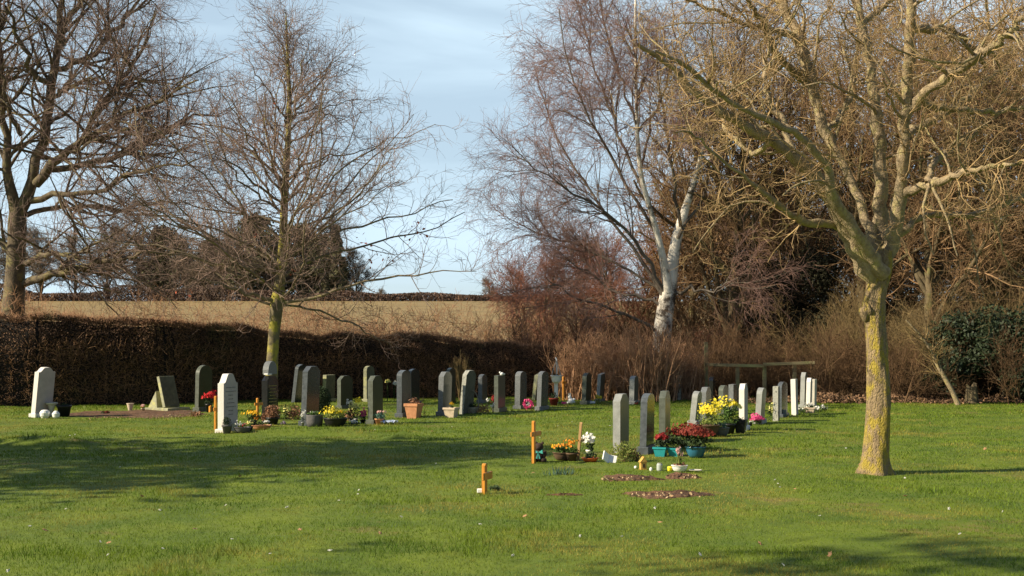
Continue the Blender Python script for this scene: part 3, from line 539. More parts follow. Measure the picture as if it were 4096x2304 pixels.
# ---- clipped hedge
def hedge():
    rs = np.random.default_rng(61)
    path = [(-23.0, 33.6, 2.58), (-14.1, 35.1, 2.48), (-10.8, 36.6, 2.38), (-8.4, 39.4, 2.30), (-4.55, 41.1, 2.10), (-1.45, 41.4, 1.86), (2.1, 41.9, 1.56)]
    ts = np.linspace(0, len(path) - 1, 120); A = np.array(path); c = np.stack([np.interp(ts, range(len(path)), A[:, i]) for i in range(3)], 1)
    c[:, 2] += (vnoise(c[:, 0], c[:, 1], 1.6, 9) - .5) * .30 + (vnoise(c[:, 0], c[:, 1], .5, 19) - .5) * .14
    tan = unit(np.gradient(c[:, :2], axis=0)); nor = np.stack([-tan[:, 1], tan[:, 0]], 1); wd = .62
    h = empty('clipped_hedge', (A[0, 0], A[0, 1], 0)); tag(h, 'long dark brown clipped hedge running behind the left-hand graves', 'hedge'); o3 = np.array([A[0, 0], A[0, 1], 0])
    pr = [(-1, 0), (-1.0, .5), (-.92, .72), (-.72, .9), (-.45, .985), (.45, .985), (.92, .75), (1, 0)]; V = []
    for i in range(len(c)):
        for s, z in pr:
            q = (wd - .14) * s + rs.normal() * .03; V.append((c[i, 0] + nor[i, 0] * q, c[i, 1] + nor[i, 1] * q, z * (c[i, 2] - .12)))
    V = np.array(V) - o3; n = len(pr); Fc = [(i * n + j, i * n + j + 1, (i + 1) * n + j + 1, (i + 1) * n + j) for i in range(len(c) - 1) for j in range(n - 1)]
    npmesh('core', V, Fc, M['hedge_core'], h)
    N = 190000; k = rs.uniform(0, len(c) - 1.01, N); ki = k.astype(int); f = (k - ki)[:, None]; cc = c[ki] * (1 - f) + c[ki + 1] * f; nn = nor[ki]
    face = rs.random(N); s = np.where(face < .62, -1, np.where(face < .70, 1, rs.uniform(-1, 1, N))); z = np.where(face < .70, rs.random(N) ** .8, 1.0)
    bul = (vnoise(cc[:, 0] * 3, z * 9, 1.4, 4) - .5) * .16
    z0 = np.where(face < .70, z, 1.0); shr = 1 - .5 * np.clip((z0 - .6) / .4, 0, 1) ** 2; q = s * (wd - .05) * shr + np.where(face < .70, s * (bul + rs.normal(0, .05, N)), 0); zz = cc[:, 2] * z + np.where(face >= .70, rs.normal(0, .05, N) - .04 + bul * .7, 0)
    C = np.stack([cc[:, 0] + nn[:, 0] * q, cc[:, 1] + nn[:, 1] * q, zz], 1)
    C = C[rs.random(N) < .9]; V, Fc, at = leaves(C - o3, .028, rs, asp=.45); npmesh('foliage', V, Fc, M['hedge_leaf'], h, attr=at)
    n = 16000; k = rs.uniform(0, len(c) - 1.01, n); ki = k.astype(int); cc = c[ki]; nn = nor[ki]; top = rs.random(n) < .5; s = np.where(top, rs.uniform(-.55, .55, n), -1) * (wd - .05)
    pos = np.stack([cc[:, 0] + nn[:, 0] * s, cc[:, 1] + nn[:, 1] * s, np.where(top, cc[:, 2] - .08, cc[:, 2] * rs.random(n) * .7)], 1) + rs.normal(size=(n, 3)) * .03
    d = unit(rs.normal(size=(n, 3)) * .6 + np.stack([-.5 * nn[:, 0] * (~top), -.8 * nn[:, 1] * (~top), np.where(top, 1.3, .5)], 1)); L = (rs.uniform(.1, .26, n) * np.where(rs.random(n) < .08, 2, 1))[:, None]
    a = np.stack([pos, pos + d * L * .5 + rs.normal(size=(n, 3)) * .015, pos + d * L], 1) - o3; tw = tubes('twig', [(a, np.full((n, 1), .005) * np.array([[1, .8, .5]]), 3)], M['twig_brown'], h); tw['kind'] = 'stuff'
hedge()
def edge_litter():
    rs = np.random.default_rng(66); n = 26000; x = rs.uniform(-19, 16.5, n); e = 41.2 - 6.6 * sm(5.5, 16.5, -x) - 4.2 * sm(6.5, 9.5, x)
    y = e + np.abs(rs.normal(0, .55, n)) - .3 + (vnoise(x, x * 0, 1.0, 23) - .5) * .7; C = np.stack([x, y, height(x, y) + .008 + rs.random(n) * .035], 1)
    V, Fc, at = leaves(C, .04, rs, nrm=np.array([0, 0, 1.2])); tag(npmesh('dead_leaves', V, Fc, M['litter'], attr=at), 'thin scatter of brown dead leaves along the back edge of the lawn, below hedge and wood', 'dead leaves', kind='stuff')
edge_litter()
# ---- background trees beyond the field
def cloud_tree(name, seed, h, w, m, tw, n=20000, conic=False, zlo=.08, ls=.017):
    rs = np.random.default_rng(seed); t = empty(name, (0, 0, 0))
    tp, tr = poly_resample([(0, 0, -.5), (0, 0, h * .5), (0, 0, h * .9)], [h * .02, h * .014, h * .004], 10); tubes('trunk', [(tp[None], tr[None], 8)], M['bark_wood'], t)
    nb = 110; cs = []
    for i in range(nb):
        z = rs.uniform(zlo, .95); r = w / 2 * (1 - z if conic else math.sin(min(1, (z + .05)) * PI) ** .6) * (1.2 if conic else .85); a = rs.uniform(0, 2 * PI); q = rs.uniform(.3, 1)
        cs.append((math.cos(a) * r * q, math.sin(a) * r * q, z * h, w * rs.uniform(.08, .17) * (.7 if conic else 1)))
    cs = np.array(cs); i = rs.integers(0, nb, n); d = unit(rs.normal(size=(n, 3))) * (rs.random((n, 1)) ** .4); C = cs[i, :3] + d * cs[i, 3:4] * np.array([1.3, 1.3, 1.0])
    V, Fc, at = leaves(C, h * ls, rs); npmesh('crown', V, Fc, m, t, attr=at); return t
ev = cloud_tree('evergreen_tree', 71, 15, 12, M['far_ev'], None); cn = cloud_tree('conifer_tree', 72, 17, 6.5, M['far_ev'], None, conic=True)
fb = proto_tree('distant_bare_tree', 73, 14, .3, 5.5, M['far_twig'], M['bark_wood'], .9, .1, th=4.0)
FY = [(ev, 258, 262, 1.3, 'dark rounded evergreen beyond the field, seen left of the slender tree'), (ev, 298, 268, 1.2, 'dark evergreen beyond the field, right behind the slender tree'), (cn, 336, 258, 1.04, 'tall dark conifer beyond the field, right of the slender tree'),
      (ev, 322, 262, 1.0, 'dark evergreen beyond the field, close left of the tall conifer'), (ev, 165, 266, 1.15, 'dark evergreen beyond the field under the big oak, left one'), (ev, 208, 275, 1.0, 'dark evergreen beyond the field under the big oak, right one'),
      (fb, 40, 262, 1.1, 'bare tree beyond the field, nearest to the left-hand oak trunk'), (fb, 75, 262, 1.0, 'bare tree beyond the field, second from the left-hand oak trunk'), (fb, 108, 265, 1.15, 'bare tree beyond the field, third from the left-hand oak trunk'), (fb, 138, 262, 1.05, 'bare tree beyond the field, fourth from the left-hand oak trunk'),
      (fb, 188, 262, 1.0, 'bare tree beyond the field between the two lower evergreens'), (fb, 228, 264, 1.1, 'bare tree beyond the field just left of the rounded evergreen'), (fb, 275, 260, .95, 'bare tree beyond the field between the slender trunk and the rounded evergreen'), (fb, 312, 262, .95, 'bare tree beyond the field at the foot of the conifers'), (fb, 356, 262, .8, 'bare tree beyond the field, right after the tall conifer'),
      (fb, 414, 420, .55, 'small pale bare tree on the skyline, alone in the middle of the gap'), (fb, 462, 430, .5, 'small pale bare tree on the skyline, right part of the gap'), (fb, 490, 330, .65, 'small bare tree on the skyline beside the reddish trees'), (fb, 382, 330, .45, 'lowest bare tree on the skyline, left part of the gap'), (fb, 10, 262, 1.1, 'bare tree beyond the field cut by the left edge')]
for i, (p, u, Y, s, lb) in enumerate(FY):
    x = (u - 512) / F * Y; place(p, (x, Y, gz(x, min(Y, 262)) - .3), i * 1.7, s, lb, 'tree', 'trees beyond the field')
def far_hedge():
    rs = np.random.default_rng(75); n = 60000; x = rs.uniform(-125, 22, n); y = 253 + rs.normal(0, .8, n); hh = (.7 + 1.7 * vnoise(x, y * 0, 9, 8)) * np.where(x < -48, 1.7, 1)
    C = np.stack([x, y, height(x, y) + hh * rs.random(n)], 1); o = Vector((-50, 253, gz(-50, 253))); V, Fc, at = leaves(C - np.array(o), .2, rs)
    h = npmesh('distant_hedge', V, Fc, mat('far hedge twigs', (.17, .11, .085), (.11, .075, .055), scale=.3, bump=0, tint=.6), attr=at); h.location = o; tag(h, 'low dark hedge along the far top edge of the ploughed field', 'hedge')
far_hedge()
# ---- dark holly and leaf litter on the right
def holly():
    rs = np.random.default_rng(81)
    for (u, Y, w, h, lb) in ((1003, 37.5, 2.1, 2.9, 'dark green holly bush at the right edge of the lawn'), (958, 38.2, 1.8, 2.8, 'smaller dark green holly left of the big one, in the wood edge')):
        x = (u - 512) / F * Y; t = empty('holly_bush', (x, Y, 0)); tag(t, lb, 'bush')
        n = 9000; cs = np.stack([rs.normal(0, w * .28, 26), rs.normal(0, .5, 26), rs.uniform(.3, h - .3, 26)], 1); i = rs.integers(0, 26, n)
        C = cs[i] + unit(rs.normal(size=(n, 3))) * (rs.random((n, 1)) ** .5) * .5; V, Fc, at = leaves(C, .06, rs); npmesh('foliage', V, Fc, M['holly'], t, attr=at)
        tp, tr = poly_resample([(0, 0, -.1), (.1, 0, h * .8)], [.06, .02], 6); tubes('stem', [(tp[None], tr[None], 6)], M['bark_wood'], t)
    n = 9000; x = rs.normal(11.6, 2.2, n).clip(6.5, 17); y = 37.4 + (x - 12) * .10 + rs.normal(0, .55, n); C = np.stack([x, y, height(x, y) + .02 + rs.random(n) * .38 * vnoise(x, y, 1.2, 3) ** 1.5], 1)
    V, Fc, at = leaves(C, .042, rs); tag(npmesh('leaf_litter', V, Fc, M['litter'], attr=at), 'brown dead leaves and bramble heaped along the wood edge', 'leaf litter', kind='stuff')
    pts = [(4072 / 4 * 0 + 750 + a / 5.27, 225 + b / 5.27) for a, b in ((1100, 958), (1070, 880), (1010, 780), (960, 680), (900, 580), (820, 500))]
    tp, tr = poly_resample([tuple(P(u, v, 35.8)) for u, v in pts], [.085, .075, .07, .055, .04, .02], 16); tp[0, 2] = -.05; b0 = Vector(tp[0]); b0.z = 0
    t = empty('leaning_sapling', b0); tag(t, 'leaning pale sapling with a broken stump, growing out of the leaf litter', 'sapling'); o3 = np.array(b0)
    tubes('trunk', [(rel(tp[None], o3), tr[None], 8)], M['limb_ash'], t); a, ar = spawn(tp[None], tr[None], 26, rs, .3, 1, (30, 60), L=1.3, K=7, wig=.14, rr=.4, rmin=.01, rmax=.02); b, br = spawn(a, ar, 200, rs, L=.6, K=5, rmin=.006, rmax=.01)
    tubes('crown', [(rel(a, o3), ar, 4), (rel(b, o3), br, 3)], M['twig_olive'], t)
    bm = bmesh.new(); bmesh.ops.create_cone(bm, cap_ends=True, segments=9, radius1=.24, radius2=.15, depth=.55)
    for v in bm.verts: v.co = Vector((v.co.x * (1 + rs.normal() * .15), v.co.y, v.co.z + .25 + (rs.normal() * .08 if v.co.z > 0 else 0)))
    s = bmobj('tree_stump', bm, M['bark_wood']); g = G(972, 403); s.location = (g.x, g.y, 0); tag(s, 'short broken tree stump at the edge of the leaf litter', 'stump')
holly()
def ivy_mass():
    for k, (u, Y, h, w, lb) in enumerate(((820, 46.5, 5.6, 6.0, 'dark ivy-covered thicket inside the wood, behind the right end of the rail'), (775, 49, 4.6, 4.5, 'lower dark ivy thicket inside the wood, behind the rail fence posts'))):
        x = (u - 512) / F * Y; t = empty('ivy_thicket', (x, Y, 0)); tag(t, lb, 'thicket'); rs = np.random.default_rng(200 + k)
        n = 26000; nb = 60; cs = np.stack([rs.uniform(-w / 2, w / 2, nb), rs.normal(0, .7, nb), rs.uniform(.2, h, nb)], 1); i = rs.integers(0, nb, n)
        C = cs[i] + unit(rs.normal(size=(n, 3))) * (rs.random((n, 1)) ** .5) * .75; V, Fc, at = leaves(C, .055, rs); npmesh('foliage', V, Fc, M['ivyd'], t, attr=at)
        tp, tr = poly_resample([(0, 0, gz(x, Y) - .1), (.2, 0, h * .9)], [.12, .04], 6); tubes('trunk', [(tp[None], tr[None], 8)], M['bark_wood'], t)
ivy_mass()
# ---- rail fence
def fence():
    t = empty('rail_fence', P(707, 398, 40.5)); t.location.z = 0; b = t.location.copy(); tag(t, 'old single-rail wooden fence in front of the wood, behind the right-hand graves', 'fence')
    pu = [(706, 39.4, 342), (737.5, 39.0, 367.2), (764.5, 38.8, 366.3), (794.5, 38.6, 364.5)]
    for u, Y, vt in pu:
        p = P(u, vt, Y); bm = bmesh.new(); box(bm, p.x - .06, p.x + .06, p.y - .05, p.y + .05, -.1, p.z); bmesh.ops.translate(bm, verts=bm.verts, vec=-b); bmobj('post', bm, M['rail'], t, bevel=.012)
    for (u0, v0, Y0), (u1, v1, Y1) in (((705, 364.7, 39.35), (765, 366.0, 38.8)), ((763, 364.4, 38.7), (815, 362.7, 38.4))):
        p, q = P(u0, v0, Y0 - .12), P(u1, v1, Y1 - .12); d = (q - p); m_ = Matrix.Translation((p + q) / 2) @ d.to_track_quat('X', 'Z').to_matrix().to_4x4()
        bm = bmesh.new(); box(bm, -d.length / 2, d.length / 2, -.025, .025, -.05, .05, m_); bmesh.ops.translate(bm, verts=bm.verts, vec=-b); bmobj('rail', bm, M['rail'], t, bevel=.01)
fence()
for (u, v0, v1, Y, lb) in ((486, 331, 346, 52, 'short pale stake in the rough grass, left of the pair'), (522, 335, 350, 52, 'short pale stake in the rough grass, right of the pair')):
    p, q = P(u, v0, Y), P(u, v1, Y); z0 = gz(p.x, Y); bm = bmesh.new(); box(bm, -.06, .06, -.05, .05, -.1, p.z - z0); s = bmobj('wooden_stake', bm, M['wood_pl'], bevel=.01); s.location = (p.x, Y, z0); tag(s, lb, 'stake')

# ------------------------------------------------------------------ graves
ROW = 17.0
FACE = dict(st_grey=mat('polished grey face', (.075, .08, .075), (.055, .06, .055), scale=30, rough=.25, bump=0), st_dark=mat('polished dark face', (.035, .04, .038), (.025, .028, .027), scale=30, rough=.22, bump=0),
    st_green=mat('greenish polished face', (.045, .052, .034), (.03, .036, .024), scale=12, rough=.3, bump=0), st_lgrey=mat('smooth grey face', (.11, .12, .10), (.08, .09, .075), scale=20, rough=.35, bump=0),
    st_lichen=mat('shade-darkened lichened face', (.13, .13, .085), (.085, .085, .06), (.20, .20, .10), scale=10, bump=.2), st_spot=mat('shade-darkened weathered face', (.11, .11, .09), (.07, .07, .055), scale=10, bump=.2),  # lichened and spotted stone colours darkened to paint the shaded front
    st_white=mat('shade-darkened white face', (.46, .40, .38), (.39, .345, .33), scale=7, bump=.1, rough=.8))  # painted shade: front kept darker than the sunlit white edge
def polish_or_shade(o, m):  # granite fronts polished; white, lichened, spotted fronts darkened as painted shade
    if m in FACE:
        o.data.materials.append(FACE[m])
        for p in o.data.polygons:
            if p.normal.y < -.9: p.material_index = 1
def frame(rowaz=ROW): return R(90 - rowaz)
def top_profile(shape, w, h):
    hw = w / 2
    if shape == 'ogee':
        pts = [(-1, .80)]
        for i in range(9): a = i / 8; pts.append((-1 + .12 + a * .62, .80 + .20 * (a * a * (3 - 2 * a))))
        top = pts + [(-x, z) for x, z in pts[::-1]]
        return [(x * hw, h - (1 - z) / .2 * (.11 if w < .59 else .18)) for x, z in top]
    if shape == 'peak': r = .11; return [(-hw, h - r), (-hw * .45, h), (hw * .45, h), (hw, h - r)]
    if shape == 'soft': return [(hw * math.cos(PI - i * PI / 10), h - .13 + .13 * math.sin(i * PI / 10)) for i in range(11)]
    if shape == 'round': return [(hw * math.cos(PI - i * PI / 14), h - hw * .75 + hw * .75 * math.sin(i * PI / 14)) for i in range(15)]
    if shape == 'flat': return [(-hw, h), (hw, h)]
    if shape == 'slope': return [(-hw, h - .05), (hw, h)]
def headstone(ul, v, vt, label, m='st_grey', shape='peak', w=.56, th=.1, lean=0.0, az=ROW, base=True, edge=None, lines=0, gold=False, group='headstones standing in the churchyard'):
    sc = PXM(v); h = (v - vt) / sc / math.cos(R(lean)); X = Vector((math.sin(R(az)), math.cos(R(az)), 0)); near = G(ul + th * sc * .5, v); c = near + X * w / 2
    t = empty('headstone', (c.x, c.y, 0), frame(az)); tag(t, label, 'headstone', group)
    b0 = .09 if base else 0
    poly = [(-w / 2, 0 if base else -.08)] + top_profile(shape, w, h - b0) + [(w / 2, 0 if base else -.08)]
    bm = bmesh.new(); extrude(bm, poly, -th / 2, th / 2); s = bmobj('slab', bm, M[m], t, bevel=.007); s.rotation_euler = (R(lean), 0, 0); s.location = (0, 0, b0); polish_or_shade(s, m)
    if base:
        bm = bmesh.new(); box(bm, -w / 2 - .035, w / 2 + .035, -th / 2 - .045, th / 2 + .045, -.08, b0 + .003); bmobj('base', bm, M[m], t, bevel=.008)
    if lines:
        rr = random.Random(int(ul))
        for k in range(lines):
            bm = bmesh.new()
            zz = (h - b0) * (.74 - .56 * k / lines); hw = w * rr.choice([.16, .26, .34, .38, .3]); x = -hw
            while x < hw:
                l = rr.uniform(.03, .075); box(bm, x, min(x + l, hw), -th / 2 - .004, -th / 2 - .001, zz, zz + .018); x += l + .02
            bmobj('inscription_line', bm, M['gold' if gold else 'letter'], s)
    return t
HS = headstone
HS(30.5, 417.5, 367.5, 'white headstone leaning slightly with a swept shoulder top, farthest left', 'st_white', 'ogee', .58, .12, 6.5, az=19, lines=0)
def slant():
    c = G(166, 410); t = empty('slanted_tablet', (c.x, c.y + .2, 0), R(62)); tag(t, 'low greenish stone tablet leaning back on a wedge, left of the dark round headstone', 'headstone')
    bm = bmesh.new(); box(bm, -.28, .28, -.05, .05, 0, .86); s = bmobj('slab', bm, M['st_lichen'], t, bevel=.008); s.rotation_euler = (R(-15), 0, 0); s.location = (0, -.12, .07); polish_or_shade(s, 'st_lichen')
    bm = bmesh.new(); extrude(bm, [(-.26, 0), (.02, .45), (.06, 0)], -.25, .25); w_ = bmobj('wedge', bm, M['st_lichen'], t); w_.rotation_euler = (0, 0, R(90)); w_.location = (0, .22, .06); w_.rotation_euler = (0, 0, R(-90))
    bm = bmesh.new(); box(bm, -.42, .42, -.4, .5, -.08, .06); bmobj('base', bm, M['st_lichen'], t, bevel=.008)
slant()
HS(194.5, 411, 365.3, 'dark green-grey headstone with a rounded top, beside the red flowers', 'st_green', 'round', .66, .11, 1.5)
HS(217.5, 434, 374, 'tall white headstone with a swept shoulder top and engraved lines, front left', 'st_white', 'ogee', .60, .125, 0, az=13, lines=8)
def black_urn():
    t = HS(261.5, 420, 376, 'polished black headstone with gilt lettering and carved grey figure on top', 'st_black', 'peak', .58, .14, 0, az=14, lines=7, gold=True)
    bm = bmesh.new(); extrude(bm, [(.24 * math.cos(a * PI / 12), .30 * math.sin(a * PI / 12) ** .8) for a in range(13)], -.07, .07); s = bmobj('carved_top', bm, M['st_grey'], t, bevel=.02); s.location = (0, 0, 1.06)
    bm = bmesh.new(); box(bm, -.27, -.05, -.075, .03, 0, .035); s = bmobj('ledge', bm, M['white'], t, bevel=.008); s.location = (0, 0, 1.04)
black_urn()
HS(291, 403, 364.5, 'narrow dark headstone leaning right, just right of the slender tree', 'st_dark', 'soft', .6, .11, 7, base=False)
HS(300.5, 425, 366.5, 'tall dark grey headstone with a shadowed face behind the dark globe bush', 'st_dark', 'peak', .66, .12, 2.5, az=15)
HS(322, 402, 375, 'small square-topped headstone with yellow lichen, behind the globe bush', 'st_lichen', 'flat', .6, .12, 2, az=19)
HS(337, 409, 376, 'squat dark headstone with a cut-corner top, third row between two taller ones', 'st_green', 'peak', .72, .11, 0, az=19)
HS(363.3, 402, 366, 'narrow headstone with a yellow lichened edge, against the hedge', 'st_lichen', 'soft', .58, .11, 0, az=18)
HS(367.5, 424, 376, 'dark headstone beside the terracotta pot and blue wrapping', 'st_green', 'peak', .56, .12, 0, az=17)
HS(396.5, 417, 370.5, 'dark headstone behind the square terracotta planter', 'st_dark', 'soft', .6, .13, 0, az=17)
HS(407.5, 405, 369, 'dark round-topped headstone half hidden behind the planter headstone', 'st_dark', 'soft', .66, .11, 0, az=18)
HS(437.5, 415.5, 372, 'grey headstone behind the cream planter', 'st_grey', 'peak', .58, .13, 2, az=18)
HS(446, 404, 368, 'dark headstone showing behind the cream planter headstone', 'st_green', 'soft', .55, .11, 0, base=False)
HS(459, 414, 370.5, 'pale spotted headstone leaning right, behind the hoop-handled basket', 'st_spot', 'peak', .64, .11, 5.5, az=20, base=False)
HS(478, 403, 374.5, 'small dull grey headstone behind the wicker basket', 'st_grey', 'soft', .5, .13, 0)
def bird():
    HS(494, 412, 375.5, 'square-topped dark headstone with a white bird sitting on it', 'st_green', 'flat', .7, .11, 0, az=15)
    bm = bmesh.new(); bmesh.ops.create_uvsphere(bm, u_segments=10, v_segments=8, radius=.045)
    for v in bm.verts: v.co = Vector((v.co.x * 1.2, v.co.y, v.co.z))
    r = bmesh.ops.create_uvsphere(bm, u_segments=8, v_segments=6, radius=.026)['verts']; bmesh.ops.translate(bm, verts=r, vec=(-.05, 0, .04))
    box(bm, .03, .085, -.015, .015, -.015, .01); o = bmobj('bird_ornament', bm, M['white'], smooth=True); g = G(498, 412); o.location = (g.x + .1, g.y + .25, (412 - 375.5) / PXM(412) + .035); tag(o, 'white bird ornament perched on the square dark headstone', 'ornament')
bird()
HS(514.5, 409, 371.5, 'grey headstone with a faint pale streak, left of the pink wreath', 'st_grey', 'soft', .6, .15, 1, az=18)
HS(531.5, 400.5, 374, 'thin pale lichened headstone leaning right, between two grey ones', 'st_lichen', 'slope', .3, .11, 7, base=False)
HS(536.5, 410, 371.5, 'dark headstone just left of the white hanging basket stand', 'st_grey', 'soft', .66, .12, 2, az=18)
HS(581.5, 404, 373, 'dark headstone left of the brown bushes with a white box at its foot', 'st_green', 'soft', .62, .13, 2, az=18)
HS(596, 402, 373, 'light grey leaning headstone against the brown bush with yellow flowers before it', 'st_lgrey', 'slope', .5, .11, 4, az=20)
HS(620, 399, 376, 'narrow lichened headstone leaning right, behind the front grey headstone', 'st_lichen', 'slope', .42, .11, 6, base=False)
HS(629, 404, 376, 'pale blue-grey headstone against the brown bush, behind the front row', 'st_lgrey', 'soft', .55, .15, 1.5, az=19)
HS(612.8, 451.5, 394.5, 'pale grey headstone with a cut-corner top, first of the right-hand row', 'st_lgrey', 'peak', .62, .12, 0, az=18.5, base=False)
HS(639.5, 453, 394, 'dark blue-grey headstone, second of the right-hand row', 'st_dark', 'soft', .66, .105, 1.5, az=17)
HS(659, 443, 391.5, 'dark green-grey headstone, third of the right-hand row', 'st_green', 'peak', .66, .11, 0, az=15)
HS(689.5, 425, 391.5, 'light grey headstone leaning right behind the yellow shrub', 'st_lgrey', 'soft', .5, .12, 6, az=20)
HS(700, 421, 387.5, 'grey headstone just behind the leaning light grey one', 'st_grey', 'peak', .62, .13, 1, az=20)
HS(709, 403, 376.5, 'black headstone far back under the left end of the rail fence', 'st_black', 'soft', .55, .12, 0)
HS(677.5, 400, 375.8, 'thin pale spotted headstone far back beside the brown bushes', 'st_spot', 'flat', .3, .11, 1, base=False)
HS(718.5, 414, 385.5, 'round-shouldered grey headstone behind the yellow flowers', 'st_green', 'soft', .55, .12, 0, az=24)
HS(728.5, 411, 384.5, 'blue-grey headstone behind the daffodils', 'st_grey', 'flat', .5, .13, 0, az=22)
HS(739, 431, 384, 'white headstone beside the daffodils and black bin', 'st_white', 'peak', .5, .105, 0, az=19)
HS(755, 424, 388, 'pale grey headstone behind the pink flowers', 'st_lgrey', 'soft', .55, .12, 3.5, az=21)
HS(772.8, 421.5, 386.5, 'speckled grey headstone with flowers up its edge', 'st_spot', 'flat', .3, .12, 0, az=19, base=False)
HS(777.5, 418, 382, 'dark brown-grey headstone next to the speckled one', 'st_dark', 'soft', .7, .1, 0, az=24)
HS(791.5, 415.5, 379.3, 'bright white plain headstone right of the dark one', 'st_white', 'flat', .4, .115, -1.5, az=21, base=False)
HS(800, 408, 372.5, 'tallest grey headstone among the pale ones at the end of the row', 'st_lgrey', 'peak', .5, .12, 1.5, az=22)
HS(805.8, 409, 378, 'white headstone with a raised knob, right of the tall grey one', 'st_white', 'peak', .36, .11, 1.5, az=22, base=False)
HS(810.8, 406, 379.3, 'pinkish white headstone at the far right end of the row', 'st_cream', 'flat', .4, .1, 1, az=23, base=False)

# ---- wooden crosses
def cross(u, v, vt, label, m='wood_or', arm=.30, wd=.055, az=ROW, lean=0, armz=.72, plate=False):
    sc = PXM(v); h = (v - vt) / sc; c = G(u, v); t = empty('wooden_cross', (c.x, c.y, 0), frame(az), 0); tag(t, label, 'cross', 'wooden grave crosses')
    tl = R(lean); bm = bmesh.new(); box(bm, -wd / 2, wd / 2, -.02, .02, -.12, h - .02); extrude(bm, [(-wd / 2, h - .021), (-wd * .2, h), (wd * .2, h), (wd / 2, h - .021)], -.02, .02)
    o = bmobj('post', bm, M[m], t, bevel=.004); o.rotation_euler = (tl, 0, 0)
    bm = bmesh.new(); box(bm, -arm / 2, arm / 2, -.045, -.0205, h * armz - wd * .55, h * armz + wd * .55); o = bmobj('arm', bm, M[m], t, bevel=.004); o.rotation_euler = (tl, 0, 0)
    if plate:
        bm = bmesh.new(); box(bm, -.05, .05, -.05, -.0455, h * armz - .02, h * armz + .02); bmobj('plate', bm, M['white'], o)
    return t
cross(484.5, 494.2, 463.5, 'short bright orange wooden cross standing alone in the front lawn', wd=.075, arm=.28, az=20, armz=.60)
cross(533.7, 464, 420.8, 'tall orange wooden cross beside the brown bear', wd=.06, arm=.34, az=24, armz=.70)
cross(578, 460, 422, 'thin leaning wooden cross behind the orange primroses', 'wood_pl', arm=.26, wd=.035, lean=5, armz=.52)
cross(215.5, 430, 396, 'orange wooden cross at the edge of the tall white headstone', arm=.30, wd=.06, az=12, armz=.62)
cross(257.5, 421, 398, 'orange wooden cross left of the polished black headstone', arm=.3, wd=.06, az=25, armz=.74)
cross(563.5, 400.5, 376.5, 'slim orange-red wooden cross beside the hanging basket stand', arm=.24, wd=.07, az=40, armz=.75)

# ---- pots, plants, ornaments
def add_pot(t, kind, r, h, m, seg=20):
    bm = bmesh.new(); sq = kind == 'square'
    if kind == 'bowl': prof = [(r * .55, 0), (r * .8, h * .25), (r * .97, h * .7), (r, h * .9), (r * 1.07, h * .91), (r * 1.07, h), (r * .92, h), (r * .9, h * .86)]
    elif kind == 'drum': prof = [(r * .85, 0), (r * .97, h * .4), (r, h * .95), (r, h), (r * .9, h), (r * .9, h * .9)]
    else: prof = [(r * .7, 0), (r * .95, h * .8), (r * 1.06, h * .81), (r * 1.06, h), (r * .92, h), (r * .9, h * .9)]
    lathe(bm, prof, seg, sq); bmobj('pot', bm, M[m], t, smooth=not sq)
    return h * .9
def add_leaves(t, c, rad, n, size, m, seed, name='foliage', up=0.3, asp=.4, shell=.5):
    rs = np.random.default_rng(seed); d = unit(rs.normal(size=(n, 3))) * (rs.random((n, 1)) ** shell); C = np.array(c) + d * np.array(rad); V, Fc, at = leaves(C, size, rs, asp=asp); return npmesh(name, V, Fc, m, t, attr=at)
def add_stems(t, z0, top, spread, n, seed, m, r=.003, name='stem'):
    rs = np.random.default_rng(seed); a0 = np.stack([rs.normal(0, spread * .25, n), rs.normal(0, spread * .25, n), np.full(n, z0)], 1); a1 = np.stack([rs.normal(0, spread * .6, n), rs.normal(0, spread * .6, n), z0 + (top - z0) * rs.uniform(.6, 1.05, n)], 1)
    a = np.stack([a0, a0 * .5 + a1 * .5 + rs.normal(size=(n, 3)) * .012, a1], 1); return tubes(name, [(a, np.full((n, 3), r), 3)], m, t)
def add_flowers(t, c, rad, n, size, m, seed, hemi=True, shell=.25):
    n = int(n * 1.25); size = size * .78; rs = np.random.default_rng(seed); d = unit(rs.normal(size=(n, 3)))
    if hemi: d[:, 2] = np.abs(d[:, 2]) * .9 - .1
    d = unit(d); lob = unit(rs.normal(size=(6, 3))); lump = .55 + .75 * np.clip((d @ lob.T).max(1, keepdims=True), 0, 1) ** 4 * rs.uniform(.7, 1.2, (n, 1)); C = np.array(c) + d * np.array(rad) * lump * (rs.random((n, 1)) ** shell); nrm = unit(d + rs.normal(size=(n, 3)) * .35 + np.array([-.2, -.4, .1]))
    b = unit(np.cross(nrm, rs.normal(size=(n, 3)))); c2 = np.cross(nrm, b); s = (size * rs.uniform(.7, 1.25, n))[:, None]; V, Fc = [], []
    for k in range(5):
        a = 2 * PI * k / 5; p = b * math.cos(a) + c2 * math.sin(a); q = b * -math.sin(a) + c2 * math.cos(a)
        V += [C, C + (p * .55 + q * .38) * s + nrm * s * .12, C + p * s + nrm * s * .3, C + (p * .55 - q * .38) * s + nrm * s * .12]
    V = np.stack(V, 1).reshape(-1, 3); return npmesh('blossom', V, np.arange(len(V)).reshape(-1, 4), m, t, attr=np.repeat(rs.random(n), 20))
SEED = [500]
def nx(): SEED[0] += 1; return SEED[0]
